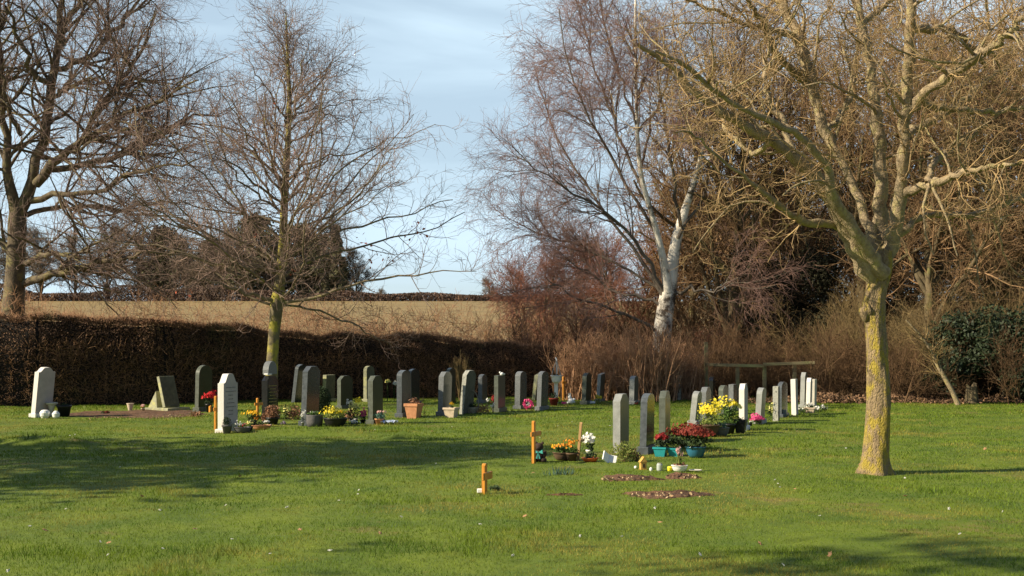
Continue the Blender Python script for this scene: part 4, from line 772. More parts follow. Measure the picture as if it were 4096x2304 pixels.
def planter(u, v, label, pot=None, leaf=None, flowers=(), name='flower_pot', cat='flower pot', group='pots and flowers on the graves', dy=0):
    """pot=(kind,r,h,mat); leaf=(mat,rx,rz,n,size); flowers=[(petal,rx,rz,n,size,dx,dz)]"""
    g = G(u, v); r0 = pot[1] if pot else (leaf[1] if leaf else .1); t = empty(name, (g.x, g.y + r0 * .8 + dy, gz(g.x, g.y))); tag(t, label, cat, group); z = 0
    if pot and pot[0] == 'square': t.rotation_euler = (0, 0, R(68))
    if pot:
        z = add_pot(t, *pot)
        bm = bmesh.new(); lathe(bm, [(pot[1] * .88, z - .012), (pot[1] * .88, z + .001)], 14, pot[0] == 'square'); bmobj('compost', bm, M['earth'], t)
    if leaf: add_leaves(t, (0, 0, z + leaf[2] * .75), (leaf[1], leaf[1], leaf[2]), leaf[3], leaf[4], M[leaf[0]], nx())
    lz = z + (leaf[2] * .9 if leaf else 0)
    for (p, rx, rz_, n, sz, dx, dz) in flowers: add_flowers(t, (dx, 0, lz + dz), (rx, rx, rz_), n, sz, PET[p], nx())
    return t
# left group
planter(62, 417, 'black pot beside the leaning white headstone', ('round', .17, .28, 'black'), ('leafd', .12, .05, 60, .03))
def ball(u, v, r, label, m='white', squash=1.0, name='stone_ornament', face=False):
    g = G(u, v); bm = bmesh.new(); bmesh.ops.create_uvsphere(bm, u_segments=16, v_segments=12, radius=r)
    for q in bm.verts: q.co = Vector((q.co.x, q.co.y, q.co.z * squash + r * squash * .92))
    o = bmobj(name, bm, M[m], smooth=True); o.location = (g.x, g.y + r, 0); tag(o, label, 'ornament'); return o
def jar(u, v, prof, m, label, name='stone_vase', cat='vase'):
    g = G(u, v); bm = bmesh.new(); lathe(bm, prof, 18); o = bmobj(name, bm, M[m], smooth=False); o.location = (g.x, g.y + .1, 0); tag(o, label, cat); return o
jar(43.3, 418.5, [(.07, 0), (.11, .06), (.12, .13), (.09, .18), (.05, .2)], 'white', 'round white urn at the foot of the leaning white headstone', 'stone_urn', 'urn')
jar(54.3, 418.5, [(.05, 0), (.08, .03), (.09, .11), (.05, .16), (.02, .18)], 'white', 'smaller white urn beside the black pot, far left', 'stone_urn', 'urn')
jar(50, 417, [(.04, 0), (.05, .15), (.09, .28), (.14, .31), (.15, .34), (.12, .35)], 'st_cream', 'wide-rimmed pale vase behind the two white urns', 'stone_vase', 'vase')
jar(129, 410.5, [(.05, 0), (.09, .17), (.10, .175), (.10, .19), (.085, .19)], 'cream', 'little cream bucket on the soil left of the slanted tablet', 'small_bucket', 'bucket')
planter(142.5, 411, 'small pink posy in a pale holder near the slanted tablet', ('round', .05, .08, 'cream'), ('leaf', .06, .04, 40, .02), [('palepink', .08, .08, 22, .03, 0, .03), ('orange', .07, .05, 8, .025, 0, 0)])
planter(104.5, 414, 'low red posy lying on the bare soil', None, ('leafd', .12, .05, 80, .03), [('rust', .10, .05, 22, .03, 0, 0)], 'flower_posy', 'flowers')
planter(195, 417.5, 'dry brown plant on the soil left of the tall white headstone', None, ('heather', .16, .09, 160, .03), (), 'dry_plant', 'plant')
planter(208, 411.5, 'red flowers in a dark vase by the dark round headstone', ('round', .09, .22, 'black'), ('leafd', .12, .14, 120, .035), [('red', .21, .17, 60, .05, .03, .08)])
def orange_marker(u, v, h, label):
    g = G(u, v); bm = bmesh.new(); box(bm, -.035, .035, -.03, .03, -.05, h * .8); extrude(bm, [(-.035, h * .801), (0, h), (.035, h * .801)], -.03, .03); o = bmobj('wooden_peg', bm, M['wood_or'], bevel=.003); o.location = g; o.rotation_euler = (0, 0, R(60)); tag(o, label, 'peg')
orange_marker(210.3, 411.5, .16, 'stubby orange wooden peg below the red flowers')
# by tall white headstone
planter(226, 435.5, 'grey pot with a clipped ball plant in front of the tall white headstone', ('round', .095, .17, 'grey'), ('leafd', .085, .10, 400, .016))
jar(232.3, 434, [(.04, 0), (.06, .05), (.045, .12), (.06, .20), (.055, .2)], 'st_lgrey', 'grey stone vase next to the clipped ball plant')
planter(241, 435.5, 'shallow grey trough holding small pale flowers beside the white headstone', ('bowl', .16, .11, 'grey'), ('leafd', .1, .05, 80, .02), [('white', .09, .07, 20, .022, -.05, .02), ('red', .07, .05, 10, .02, .05, 0)])
planter(252, 426.5, 'golden yellow flowers in a dark pot, right of the white headstone', ('round', .09, .14, 'black'), ('leafd', .17, .10, 160, .03), [('gold', .20, .13, 60, .034, 0, .06), ('orange', .1, .06, 14, .03, .08, -.03)])
planter(249.5, 434.5, 'cream daisies in a small black pot by the grey trough', ('round', .06, .09, 'black'), ('leaf', .07, .05, 50, .02), [('paley', .08, .06, 20, .024, 0, .02)])
planter(260, 430, 'low terracotta trough on the grass in front of the black headstone', ('bowl', .20, .10, 'terra'), ('leafd', .15, .05, 90, .03), [('white', .08, .04, 10, .03, .1, .03)])
planter(271.5, 424.5, 'brown heather in a black pot before the black headstone', ('round', .14, .16, 'black'), ('heather', .20, .17, 700, .028))
planter(264.5, 424, 'tuft of pale dried heather left of the black pot', None, ('heather', .09, .16, 240, .03), (), 'heather_plant', 'plant')
planter(285.5, 420, 'tall yellow-green spray of leaves right of the heather', None, ('leafd', .08, .2, 110, .03), [('paley', .09, .18, 34, .028, 0, 0)], 'flower_spray', 'flowers')
planter(292.5, 420, 'rusty brown bushy plant left of the dark globe bush', None, ('heather', .22, .19, 500, .03), (), 'dry_plant', 'plant')
planter(269, 427, 'white and pink little bunch on the grass mound', None, ('leaf', .05, .03, 30, .02), [('white', .05, .04, 9, .024, 0, .01)], 'flower_posy', 'flowers')
planter(283.5, 424.5, 'lilac posy low on the grass before the rusty plant', None, ('leaf', .06, .03, 30, .02), [('lilac', .08, .05, 18, .028, 0, .01)], 'flower_posy', 'flowers')
planter(302.5, 425.5, 'white posy in glass holder beside the tall dark headstone', ('round', .035, .09, 'st_lgrey'), ('leafd', .05, .1, 60, .02), [('white', .06, .14, 26, .026, 0, .05)])
def globe():
    g = G(318.5, 418); t = empty('globe_bush', (g.x, g.y + .3, 0)); tag(t, 'round dark evergreen bush against the tall dark headstone', 'bush')
    add_leaves(t, (0, 0, .42), (.26, .26, .34), 5000, .022, M['leafd'], 901, shell=.35); add_stems(t, -.03, .3, .06, 5, 902, M['bark_wood'], .012)
globe()
planter(313.5, 426.5, 'large grey drum pot with a low green plant', ('drum', .18, .25, 'grey'), ('leaf', .16, .06, 160, .03), [('white', .12, .05, 5, .02, 0, .02)])
planter(334, 427, 'big mound of yellow flowers in a dark green basket', ('bowl', .25, .18, 'black'), ('leafy', .25, .14, 420, .035), [('yellow', .30, .15, 130, .035, 0, 0), ('orange', .12, .08, 10, .03, .05, .02)])
planter(329, 426, 'pale yellow primroses at the left of the yellow mound', None, ('leaf', .1, .06, 60, .03), [('paley', .13, .13, 40, .03, 0, .08)], 'flower_bunch', 'flowers')
planter(353.5, 424, 'cream and yellow bouquet with tall yellow spikes', ('round', .09, .12, 'black'), ('leafd', .16, .2, 160, .03), [('paley', .17, .14, 60, .036, 0, .05), ('white', .10, .10, 22, .034, -.08, .16), ('yellow', .07, .12, 26, .03, .08, .2)])
planter(362.5, 423, 'bright pink bunch beside the cream bouquet', ('round', .06, .08, 'black'), ('leafd', .08, .1, 60, .03), [('pink', .11, .14, 50, .034, 0, .03)])
planter(353.5, 426, 'low white flowers spilling at the foot of the cream bouquet', None, ('leafd', .12, .05, 60, .03), [('white', .13, .08, 34, .03, 0, .02)], 'flower_bunch', 'flowers')
planter(349, 420, 'dark maroon leafy plant behind the cream bouquet', None, ('heather', .12, .16, 220, .03), (), 'dry_plant', 'plant')
planter(379, 424.3, 'round terracotta pot with blue-green leaves and pink buds', ('round', .10, .13, 'terra'), ('leafb', .13, .09, 150, .03), [('palepink', .15, .09, 18, .026, .03, .06)])
g = G(389, 424.5); bm = bmesh.new(); bmesh.ops.create_grid(bm, x_segments=9, y_segments=7, size=.5); rr = random.Random(3)
for q in bm.verts: q.co = Vector((q.co.x * .36 + rr.uniform(-.01, .01), q.co.y * .3, .03 + rr.uniform(0, .07)))
bmesh.ops.solidify(bm, geom=bm.faces[:], thickness=.004); o = bmobj('wrapping_sheet', bm, M['sheet']); o.location = (g.x, g.y + .1, 0); tag(o, 'crumpled blue and white wrapping lying on the grass', 'wrapping')
planter(413.3, 418, 'square terracotta planter with a bare twiggy plant', ('square', .17, .36, 'terra'), ('heather', .14, .10, 90, .035))
t = planter(417, 416.5, 'sprawling bare stems with dry leaves above the square planter', None, ('heather', .2, .12, 60, .03), (), 'dry_plant', 'plant'); add_stems(t, 0, .5, .22, 14, 77, M['twig_brown'], .006)
planter(451, 417.3, 'small cream square planter with a yellow flower', ('square', .15, .24, 'cream'), ('leafd', .06, .06, 30, .03), [('gold', .08, .05, 14, .035, -.02, .05)])
for u, v, vt, c, lb in ((387.5, 401, 382, 'paley', 'single pale tall bloom on a stem against the hedge, left of the pair'), (394.3, 401, 384, 'white', 'cluster of cream blooms on a tall stem, right of the pair')):
    g = G(u, v); h = (v - vt) / PXM(v); t = empty('tall_flower', (g.x, g.y, 0)); tag(t, lb, 'flowers'); add_stems(t, -.02, h, .04, 5, nx(), M['leaf'], .008); add_flowers(t, (0, 0, h), (.10, .10, .12), 22, .045, PET[c], nx())
# basket with hoop handle
def hoop_basket():
    g = G(471.5, 413.5); t = empty('wicker_basket', (g.x, g.y + .15, 0)); tag(t, 'pale wicker basket with a tall hoop handle and greenery', 'basket')
    bm = bmesh.new(); lathe(bm, [(.14, 0), (.19, .12), (.2, .16), (.18, .16), (.17, .1)], 20); bmobj('basket', bm, M['wicker'], t)
    a = np.array([[(.17 * math.cos(x) * 1.0, 0, .16 + .42 * math.sin(x) ** .8) for x in np.linspace(.02, PI - .02, 20)]]); tubes('handle', [(a, np.full((1, 20), .013), 6)], M['wicker'], t)
    add_leaves(t, (.02, 0, .18), (.16, .14, .09), 200, .03, M['leafd'], nx())
hoop_basket()
planter(482, 413.5, 'dark straggling plant right of the wicker basket', None, ('heather', .24, .14, 320, .03), (), 'dry_plant', 'plant')
def stemmed(u, v, h, c, n, sz, rx, lb):
    g = G(u, v); t = empty('tall_flower', (g.x, g.y, 0)); tag(t, lb, 'flowers'); add_stems(t, -.02, h, .03, 4, nx(), M['leafd'], .006); add_flowers(t, (0, 0, h), (rx, rx, rx), n, sz, PET[c], nx(), hemi=False)
stemmed(487.5, 409.5, .26, 'white', 14, .035, .05, 'round white bloom on a stem left of the red roses')
stemmed(493.5, 411, .33, 'dred', 30, .04, .10, 'bunch of dark red roses before the bird headstone')
stemmed(493, 412.5, .17, 'white', 16, .035, .07, 'low white bloom below the dark red roses')
def wreath():
    g = G(528, 409.5); bm = bmesh.new(); t = empty('wreath', (g.x, g.y, .15), 0, R(-15)); tag(t, 'round pink flower wreath with a white centre leaning by a grey headstone', 'wreath')
    rs = np.random.default_rng(5); n = 130; a = rs.uniform(0, 2 * PI, n); r = .10 + rs.normal(0, .018, n); C = np.stack([np.cos(a) * r, rs.normal(0, .02, n) - .02, np.sin(a) * r], 1)
    add_leaves(t, (0, .02, 0), (.14, .02, .14), 160, .03, M['leafd'], 8)
    V, Fc, at = leaves(C, .04, rs, nrm=np.array([0, -1.5, 0])); npmesh('blossom', V, Fc, PET['pink'], t, attr=at)
    V, Fc, at = leaves(rs.normal(size=(30, 3)) * np.array([.028, .012, .028]) + np.array([0, -.035, 0]), .025, rs, nrm=np.array([0, -1.5, 0])); npmesh('centre', V, Fc, PET['white'], t, attr=at)
wreath()
def hanging():
    g = G(556.3, 403.5); sc = PXM(403.5); h = (403.5 - 359) / sc; t = empty('basket_stand', (g.x, g.y, 0)); tag(t, 'white post with a hook holding a hanging basket', 'stand')
    bm = bmesh.new(); box(bm, -.055, .055, .09, .19, -.1, .86); bmobj('post', bm, M['white'], t, bevel=.01)
    a = np.array([[(.02, .14, .86), (.02, .14, 1.1), (.01, .13, 1.28), (0, .1, 1.36), (-.02, .04, 1.38), (0, 0, 1.34), (.02, 0, 1.30)]]); tubes('hook', [(a, np.full((1, 7), .02), 6)], M['white'], t)
    b = empty('hanging_basket', (g.x, g.y, .62)); tag(b, 'white hanging basket on three chains beside the brown bush', 'hanging basket')
    bm = bmesh.new(); lathe(bm, [(.08, 0), (.13, .05), (.15, .15), (.16, .2), (.18, .205), (.18, .23), (.15, .23), (.14, .18)], 20); bmobj('bowl', bm, M['white'], b, smooth=True)
    for k in range(3):
        x = 2 * PI * k / 3 + .5; a = np.array([[(.16 * math.cos(x), .16 * math.sin(x), .22), (.08 * math.cos(x), .08 * math.sin(x), .48), (0.01, 0, .70)]]); tubes('chain', [(a, np.full((1, 3), .012), 5)], M['metal'], b)
    add_leaves(b, (0, 0, .24), (.12, .12, .04), 50, .03, M['leafd'], 33)
hanging()
planter(554, 405.5, 'dark red pot with a low plant behind the white post', ('round', .14, .22, 'redpot'), ('leafd', .14, .12, 150, .03))
planter(562, 404.5, 'little yellow and pink flowers by the orange-red cross', None, ('leaf', .12, .07, 60, .03), [('yellow', .12, .10, 20, .035, -.08, .12), ('pink', .08, .06, 14, .035, .05, -.02)], 'flower_bunch', 'flowers')
def rabbit():
    g = G(571, 404); bm = bmesh.new()
    for c, r in (((0, 0, .09), (.10, .08, .09)), ((-.04, 0, .2), (.055, .05, .055)), ((-.06, 0, .28), (.014, .01, .05)), ((-.02, 0, .28), (.014, .01, .05)), ((.1, 0, .06), (.03, .03, .03)), ((-.09, 0, .04), (.04, .05, .035)), ((.09, 0, .14), (.045, .05, .04))):
        q = bmesh.ops.create_uvsphere(bm, u_segments=10, v_segments=8, radius=1)['verts']
        for v in q: v.co = Vector((v.co.x * r[0] + c[0], v.co.y * r[1] + c[1], v.co.z * r[2] + c[2]))
    o = bmobj('rabbit_ornament', bm, M['white'], smooth=True); o.location = (g.x, g.y, 0); tag(o, 'white rabbit ornament in front of the brown bush', 'ornament')
rabbit()
g = G(591.5, 403.5); bm = bmesh.new(); box(bm, -.11, .11, -.05, .05, 0, .07); o = bmobj('stone_block', bm, M['white'], bevel=.015); o.location = (g.x, g.y, 0); tag(o, 'small white block at the foot of the dark headstone by the bushes', 'block')
planter(598, 403.5, 'yellow daffodils before the light grey headstone in the back row', None, ('leafy', .12, .12, 90, .03), [('yellow', .16, .09, 30, .038, 0, .06)], 'flower_bunch', 'flowers')
planter(637, 404.5, 'low orange flowers at the foot of the pale blue-grey headstone', None, ('leafd', .09, .05, 50, .03), [('rust', .09, .06, 16, .032, 0, 0)], 'flower_bunch', 'flowers')
planter(616.5, 400, 'white flowers on the ground behind the front grey headstone', None, ('leafd', .2, .12, 150, .03), [('white', .14, .12, 14, .035, -.1, .1)], 'flower_bunch', 'flowers')
# right-hand cluster
def bear():
    g = G(540, 462.5); t = empty('bear_figure', (g.x, g.y + .08, 0), R(-15)); tag(t, 'dark brown sitting bear figure with a turquoise bow, beside the tall orange cross', 'figure')
    bm = bmesh.new()
    for c, r in (((0, 0, .09), (.085, .08, .10)), ((-.01, -.01, .22), (.065, .06, .06)), ((-.055, 0, .275), (.022, .015, .022)), ((.04, 0, .275), (.022, .015, .022)), ((-.01, -.065, .205), (.028, .025, .022)), ((-.08, -.05, .13), (.03, .035, .05)), ((.08, -.04, .12), (.03, .035, .05)), ((-.07, -.08, .035), (.04, .06, .035)), ((.08, -.08, .035), (.04, .06, .035))):
        q = bmesh.ops.create_uvsphere(bm, u_segments=14, v_segments=10, radius=1)['verts']
        for v in q: v.co = Vector((v.co.x * r[0] + c[0], v.co.y * r[1] + c[1], v.co.z * r[2] + c[2]))
    bmobj('body', bm, M['dkbrown'], t, smooth=True)
    bm = bmesh.new()
    for s in (-1, 1): extrude(bm, [(0, .15), (s * .06, .185), (s * .065, .125)], -.10, -.085); extrude(bm, [(s * .002, .15), (s * .035, .06), (s * .012, .055)], -.112, -.101)
    bmobj('bow', bm, M['bow'], t)
bear()
planter(563, 461, 'brown bowl of orange and yellow primroses beside the bear', ('bowl', .14, .12, 'brownpot'), ('leaf', .17, .07, 240, .032), [('orange', .19, .08, 26, .026, .02, .03), ('gold', .19, .08, 14, .024, -.05, .03)])
planter(572, 461.5, 'brown pot of orange primroses against the thin leaning cross', ('round', .085, .12, 'brownpot'), ('leaf', .1, .06, 110, .03), [('orange', .11, .08, 22, .026, -.02, .1)])
planter(589, 458, 'full white bouquet in a white vase', ('round', .045, .13, 'white'), ('leafd', .10, .07, 60, .03), [('white', .125, .10, 80, .034, 0, .08)])
planter(590.5, 462.5, 'shallow orange bowl with a few dark leaves under the white bouquet', ('bowl', .12, .06, 'orange'), ('leafd', .12, .05, 60, .035))
def book():
    g = G(608.5, 463.5); t = empty('open_book', (g.x - .01, g.y + .06, -.005), R(14)); tag(t, 'white open book ornament propped on the grass', 'ornament'); t.rotation_euler = (R(-32), R(24), R(14))
    for s_, rz in ((-1, 24), (1, -24)):
        bm = bmesh.new(); box(bm, .001 if s_ > 0 else -.12, .12 if s_ > 0 else -.001, -.01, .01, 0, .15); o = bmobj('page', bm, M['white'], t, bevel=.004); o.rotation_euler = (0, 0, R(rz))
book()
def bushy(u, v, w, h, n, m, lb, sz=.03):
    g = G(u, v); t = empty('garden_shrub', (g.x, g.y + .1, 0)); tag(t, lb, 'shrub'); add_leaves(t, (0, 0, h * .5), (w / 2, w / 2, h * .55), n, sz, M[m], nx(), asp=.3, shell=.6); add_stems(t, -.02, h, w * .5, 26, nx(), M['twig_olive'], .003)
bushy(625, 462, .42, .28, 520, 'leafy', 'spiky yellow-green shrub at the foot of the pale grey headstone', .028)
bushy(636, 461.5, .2, .16, 160, 'heather', 'small dark brown tuft right of the yellow-green shrub', .025)
def lantern():
    g = G(643.5, 470); t = empty('toy_house', (g.x, g.y + .06, 0), R(12)); tag(t, 'small honey-coloured ornamental house with a pointed roof', 'ornament')
    bm = bmesh.new(); box(bm, -.04, .04, -.035, .035, .01, .10); box(bm, -.05, .05, -.045, .045, 0, .0098); bmobj('wall', bm, M['gnome'], t, bevel=.003)
    bm = bmesh.new(); extrude(bm, [(-.055, .1005), (-.02, .145), (0, .178), (.02, .145), (.055, .1005)], -.045, .045); bmobj('roof', bm, M['gnome'], t, bevel=.003)
    bm = bmesh.new(); box(bm, -.015, .015, -.037, -.0355, .03, .075); bmobj('door', bm, M['dkbrown'], t)
lantern()
ball(635.8, 469, .022, 'little white and red ball on the grass left of the toy house', 'white', name='small_ball')
ball(651.2, 471.5, .022, 'little white bird-shaped pebble just right of the toy house', 'white', 1.3, name='white_pebble')
jar(660.5, 471.5, [(.035, 0), (.04, .01), (.04, .08), (.03, .095), (.032, .105), (.028, .105)], 'glass', 'clear glass jar between the toy house and the yellow tub', 'glass_jar', 'jar')
def smiley():
    g = G(670.2, 471.7); t = empty('yellow_tub', (g.x, g.y + .03, 0)); tag(t, 'small bright yellow tub with a dark face on it', 'tub')
    bm = bmesh.new(); lathe(bm, [(.026, 0), (.031, .005), (.033, .06), (.029, .068)], 16); bmobj('tub', bm, M['yellow'], t, smooth=True)
    bm = bmesh.new(); box(bm, -.012, -.006, -.0345, -.0315, .040, .048); box(bm, .006, .012, -.0345, -.0315, .040, .048); box(bm, -.011, .011, -.0345, -.0318, .022, .026); bmobj('face', bm, M['black'], t)
smiley()
t = planter(680.5, 472.5, 'white bowl with a pink hyacinth', ('bowl', .105, .09, 'white'), ('heather', .08, .02, 30, .03), ()); add_stems(t, .07, .24, .05, 12, nx(), M['leafy'], .006, 'leaf'); add_flowers(t, (-.02, 0, .27), (.035, .035, .06), 30, .02, PET['palepink'], nx(), hemi=False); add_flowers(t, (.03, 0, .22), (.025, .025, .04), 16, .018, PET['palepink'], nx(), hemi=False)
planter(661.5, 456, 'square teal pot with dark red flowers', ('square', .10, .15, 'teal'), ('leafd', .13, .10, 200, .03), [('dred', .15, .09, 90, .034, .02, .06)])
planter(675, 456, 'square dark teal pot in shade, behind the hyacinth', ('square', .09, .13, 'teal'), ('leafd', .11, .14, 160, .03), ())
planter(697, 458, 'blue glazed bowl with a big rust-red leafy plant', ('bowl', .15, .17, 'blue'), ('leafd', .26, .17, 420, .035), [('rust', .33, .19, 320, .036, -.02, .06)])
planter(684, 448, 'rust-red bushy plant behind the blue bowl', ('round', .1, .12, 'brownpot'), ('leafd', .2, .12, 200, .03), [('rust', .22, .16, 160, .034, 0, .02)])
def dish():
    g = G(695.5, 472.5); bm = bmesh.new(); lathe(bm, [(.05, 0), (.085, .012), (.09, .018), (.08, .016), (.05, .006)], 18); o = bmobj('small_dish', bm, M['st_cream'], smooth=True); o.location = (g.x, g.y, .02); tag(o, 'flat pale dish lying on the grass right of the hyacinth', 'dish')
dish()
def daff_leaves():
    g = G(560, 475); rs = np.random.default_rng(91); n = 60; t = empty('daffodil_clump', (g.x, g.y, 0)); tag(t, 'clump of blue-green daffodil leaves without flowers, before the bear', 'plant')
    a0 = np.stack([rs.normal(0, .10, n), rs.normal(0, .05, n), np.full(n, -.01)], 1); a1 = a0 * 1.3 + np.stack([rs.normal(0, .03, n), rs.normal(0, .03, n), rs.uniform(.07, .14, n)], 1)
    tubes('leaf', [(np.stack([a0, (a0 + a1) / 2, a1], 1), np.full((n, 3), .005) * np.array([[1, .9, .3]]), 3)], M['leafb'], t)['kind'] = 'stuff'
daff_leaves()
g = G(479.8, 494); bm = bmesh.new(); box(bm, -.03, .03, -.03, .03, 0, .045); o = bmobj('white_block', bm, M['white'], bevel=.006); o.location = (g.x, g.y, .015); tag(o, 'tiny white block at the foot of the short orange cross', 'block')
planter(496, 491, 'small dark leaf clump added as the shadow of the short orange cross', None, ('leafd', .08, .03, 60, .025), (), 'cross_shadow_tuft', 'plant')  # dark leaves added to draw the cross shadow on the lawn
# pots by the third headstone group
planter(709.5, 437, 'wide brown bowl overflowing with yellow forsythia-like blossom', ('bowl', .22, .22, 'brownpot'), ('leafy', .22, .18, 200, .03), [('yellow', .28, .22, 170, .035, .02, .1), ('paley', .16, .14, 60, .033, .1, .1)])
planter(704, 427.5, 'thin yellow spray climbing beside the leaning light grey headstone', None, ('leafy', .07, .3, 60, .03), [('yellow', .09, .3, 40, .03, 0, .1)], 'flower_spray', 'flowers')
planter(722, 436.5, 'grey bowl with silver plants between the yellow blossom and the daffodils', ('bowl', .16, .17, 'grey'), ('leafb', .14, .07, 110, .03))
planter(730, 434, 'daffodils with tall green leaves in a black pot', ('round', .13, .2, 'black'), ('leaf', .20, .26, 460, .035), [('yellow', .27, .18, 60, .036, 0, .16), ('paley', .2, .1, 22, .034, .12, .1)])
planter(741.5, 433.5, 'square black bin with a small white label beside the white headstone', ('square', .11, .26, 'black'), ('leafd', .08, .04, 30, .03), [('paley', .07, .07, 10, .03, 0, .22)])
planter(757.5, 424.5, 'ball of bright pink flowers before a pale grey headstone', None, ('leaf', .10, .05, 60, .03), [('pink', .15, .11, 160, .036, 0, .08)], 'flower_bunch', 'flowers')
planter(750.7, 425.5, 'little black pot with a white flower, left of the pink ball', ('round', .045, .07, 'black'), ('leafd', .04, .02, 20, .02), [('white', .03, .02, 5, .025, 0, .01)])
planter(771, 421.5, 'upright white and cream flowers against the speckled headstone', None, ('leafd', .07, .25, 120, .03), [('paley', .07, .22, 26, .032, 0, .02)], 'flower_spray', 'flowers')
g = G(781.5, 417.5); bm = bmesh.new(); box(bm, -.1, .1, -.08, .08, 0, .19); o = bmobj('stone_vase_block', bm, M['st_grey'], bevel=.01); o.location = (g.x, g.y, 0); tag(o, 'square grey stone vase block at the foot of the dark headstone', 'vase')
planter(803, 414, 'dark grave plants with pale buds between the white headstones', None, ('leafd', .2, .09, 200, .03), [('white', .14, .06, 8, .03, 0, .02)], 'flower_bunch', 'flowers')
planter(811, 413.5, 'square cream trough of white flowers at the row end', ('square', .13, .14, 'cream'), ('leafd', .13, .05, 70, .03), [('white', .15, .07, 24, .034, 0, .03)])
planter(818, 412.5, 'white daisies on the ground, second from the row end', None, ('leafd', .12, .06, 70, .03), [('white', .12, .1, 26, .036, 0, .04)], 'flower_bunch', 'flowers')
planter(824.5, 411.5, 'last low white flowers at the far right end of the row', None, ('leafd', .1, .06, 60, .03), [('white', .1, .08, 16, .034, 0, .03)], 'flower_bunch', 'flowers')
# dead vase-shaped shrub before the hedge
def vase_shrub():
    g = G(461, 401); rs = np.random.default_rng(95); t = empty('dead_shrub', (g.x, g.y + .1, 0)); tag(t, 'grey fan-shaped dead shrub standing against the dark hedge', 'shrub')
    n = 30; x = rs.uniform(-.42, .30, n); a0 = np.stack([rs.normal(0, .03, n), rs.normal(0, .03, n), np.full(n, -.02)], 1); a1 = np.stack([x, rs.normal(0, .1, n), 1.35 - np.abs(x) * .2 + rs.normal(0, .12, n)], 1)
    a = np.stack([a0, a0 * .5 + a1 * .5 + np.array([0, 0, .08]), a1], 1); r = np.full((n, 3), .012) * np.array([[1.6, 1, .4]]); b, br = spawn(a, r, 240, rs, .35, 1, (12, 35), L=.35, K=4, wig=.1, rmin=.005, rmax=.008)
    tubes('stem', [(a, r, 4)], M['twig_olive'], t); tubes('twig', [(b, br, 3)], M['twig_olive'], t)['kind'] = 'stuff'
vase_shrub()

# ---- bare earth patches
def patch(u0, u1, v, dy, label, pale=30, seed=0, h=.03):
    rs = np.random.default_rng(seed + 300); a, b = G(u0, v), G(u1, v); c = (a + b) / 2; rx = (b.x - a.x) / 2; n, k = 46, 7; V = [(0, 0, h + .012)]
    for j in range(1, k + 1):
        for i in range(n):
            t_ = 2 * PI * i / n; q = j / k * (1 + .16 * math.sin(3 * t_ + seed) + .10 * math.sin(7 * t_ + seed * 2) + rs.normal() * .05); x, y = math.cos(t_) * rx * q, math.sin(t_) * dy * q
            V.append((x, y, height(c.x + x, c.y + y) + (h * (1 - (j / k) ** 2) + rs.normal() * .006 + .006 if j < k else -.004)))
    V = np.array(V); V[0, 2] = height(c.x, c.y) + h + .01
    tri = [(0, 1 + i, 1 + (i + 1) % n, 1 + (i + 1) % n) for i in range(n)]; me = bpy.data.meshes.new('soil')
    faces = [(0, 1 + i, 1 + (i + 1) % n) for i in range(n)] + [(1 + (j - 1) * n + i, 1 + j * n + i, 1 + j * n + (i + 1) % n, 1 + (j - 1) * n + (i + 1) % n) for j in range(1, k) for i in range(n)]
    me.from_pydata(V.tolist(), [], faces); me.materials.append(M['soil']); o = link(bpy.data.objects.new('soil', me)); o.location = (c.x, c.y, 0); tag(o, label, 'soil', kind='stuff')
    if pale:
        cl = rs.uniform(-.8, .8, 5)[rs.integers(0, 5, pale * 3)]; x = (cl * rx + rs.normal(0, rx * .10, pale * 3)).clip(-rx, rx); y = rs.normal(-dy * .55, dy * .35, pale * 3); C = np.stack([c.x + x, c.y + y, height(c.x + x, c.y + y) + h * .6 + .01], 1)
        V2, F2, at = leaves(C, .017, rs, asp=.8); tag(npmesh('chalk_crumbs', V2, F2, M['chalk'], attr=at), 'pale crumbs scattered on ' + label, 'crumbs', kind='stuff')
patch(622, 708, 496.5, .25, 'long dark bare strip of earth in the front lawn', 16, 1)
patch(598, 660, 479.5, .25, 'bare earth with pale lumps below the toy house', 30, 2)
patch(664, 700, 478, .2, 'small bare earth patch below the white bowl', 8, 3)
patch(66, 216, 413.3, 2.3, 'wide strip of bare soil among the left graves', 60, 4, .02)
patch(548, 585, 496, .05, 'thin worn line of earth left of the dark strip', 0, 5, .01)
patch(275, 400, 431.5, .11, 'low worn bank before the left cluster of graves', 10, 6, .015)

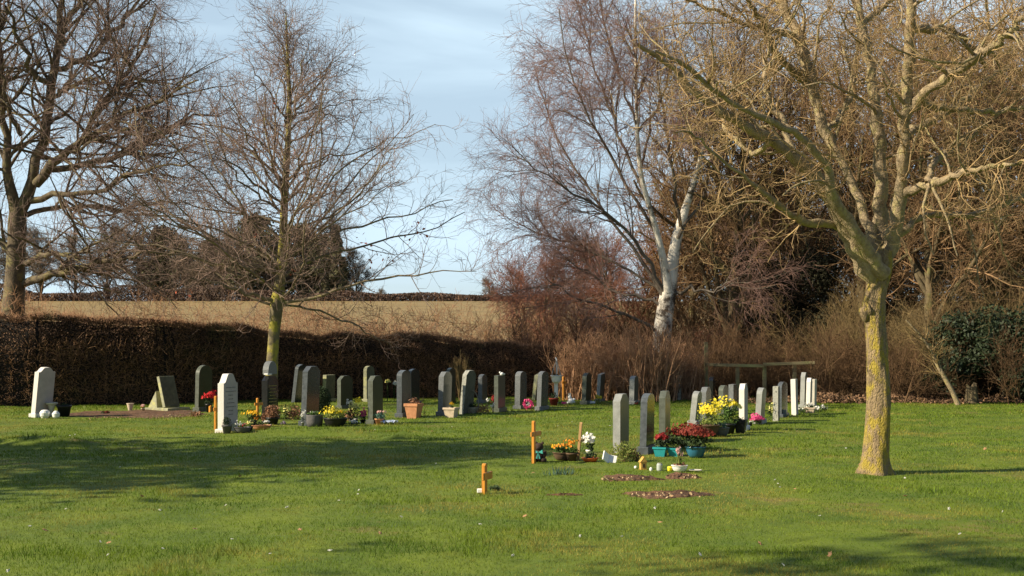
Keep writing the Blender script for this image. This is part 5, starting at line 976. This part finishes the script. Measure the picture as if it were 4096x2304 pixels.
# ---- daisies and fallen leaves on the lawn
def specks():
    rs = np.random.default_rng(101)
    def fl(name, m, r):
        bm = bmesh.new(); c = bm.verts.new((0, 0, .012)); ring = [bm.verts.new((math.cos(a) * r * q, math.sin(a) * r * .75 * q, .012 * (q - .5))) for a, q in zip([i * 2 * PI / 10 for i in range(10)], [1, .6] * 5)]
        for i in range(10): bm.faces.new((c, ring[i], ring[(i + 1) % 10]))
        return bmobj(name, bm, m)
    d0 = fl('daisy', PET['white'], .022); l0 = fl('fallen_leaf', mat('fallen leaf', (.42, .24, .13), (.30, .17, .09), scale=9, bump=0), .036)
    white = [(436, 466), (358, 496), (359, 492), (339, 503), (226, 508), (163, 552), (195, 533), (100, 544), (232, 545), (66, 512), (108, 559), (8, 577), (287, 510), (160, 513), (778, 487), (780, 490), (775, 484), (876, 452), (880, 452), (655, 512), (622, 540), (949, 511), (1003, 513), (783, 573), (846, 451), (741, 440), (690, 425), (558, 428), (452, 428), (540, 440), (375, 434), (75, 438), (70, 446), (330, 556), (401, 520), (120, 470), (513, 560), (905, 480), (960, 540), (700, 560), (580, 540), (820, 520), (30, 530), (270, 560), (480, 530), (610, 428), (572, 424)]
    brown = [(142, 500), (45, 533), (109, 545), (195, 533), (300, 535), (525, 520), (760, 545), (672, 500), (533, 475), (526, 474), (428, 430), (432, 434), (795, 492), (720, 455), (860, 468), (660, 525), (240, 480), (380, 540), (985, 452), (1010, 414), (930, 425), (90, 420), (130, 421), (735, 480), (905, 500), (830, 560), (40, 490)]
    for k, (lst, p, lb, ct, gr) in enumerate(((white, d0, 'small white daisy in the short grass', 'daisy', 'daisies dotted over the lawn'), (brown, l0, 'fallen brown leaf lying on the short grass', 'leaf', 'fallen leaves on the lawn'))):
        for i, (u, v) in enumerate(lst):
            o = p if i == 0 else p.copy()
            if i: S.collection.objects.link(o)
            g = G(u, v); o.location = (g.x, g.y, gz(g.x, g.y) + .034); o.rotation_euler = (rs.normal() * .3 + .5, rs.normal() * .3, rs.uniform(0, 6)); s = rs.uniform(.6, 1.1); o.scale = (s, s, s); tag(o, lb, ct, gr)
specks()

# ---- trees standing outside the view on the left, whose shade falls on the lawn
def shade_trees():
    e2 = cloud_tree('shade_tree', 111, 10.5, 7.6, M['evergreen'], None, 10000, ls=.014)
    e3 = cloud_tree('tall_shade_tree', 112, 14, 5.6, M['evergreen'], None, 1000, zlo=.52, ls=.010)
    place(e2, (-16.3, 14.6, 0), 0, (1, 1.35, 1), 'evergreen outside the view on the left, casting the long band of shade', 'tree', 'evergreens outside the view')
    place(e2, (-21.5, 12.0, 0), 1.4, (.9, .8, .8), 'evergreen outside the view, farther left, behind the other', 'tree', 'evergreens outside the view')
    place(e3, (-11.0, 3.9, 0), 0, 1, 'tall open tree outside the view near the camera, shading the near grass', 'tree', 'evergreens outside the view')
shade_trees()
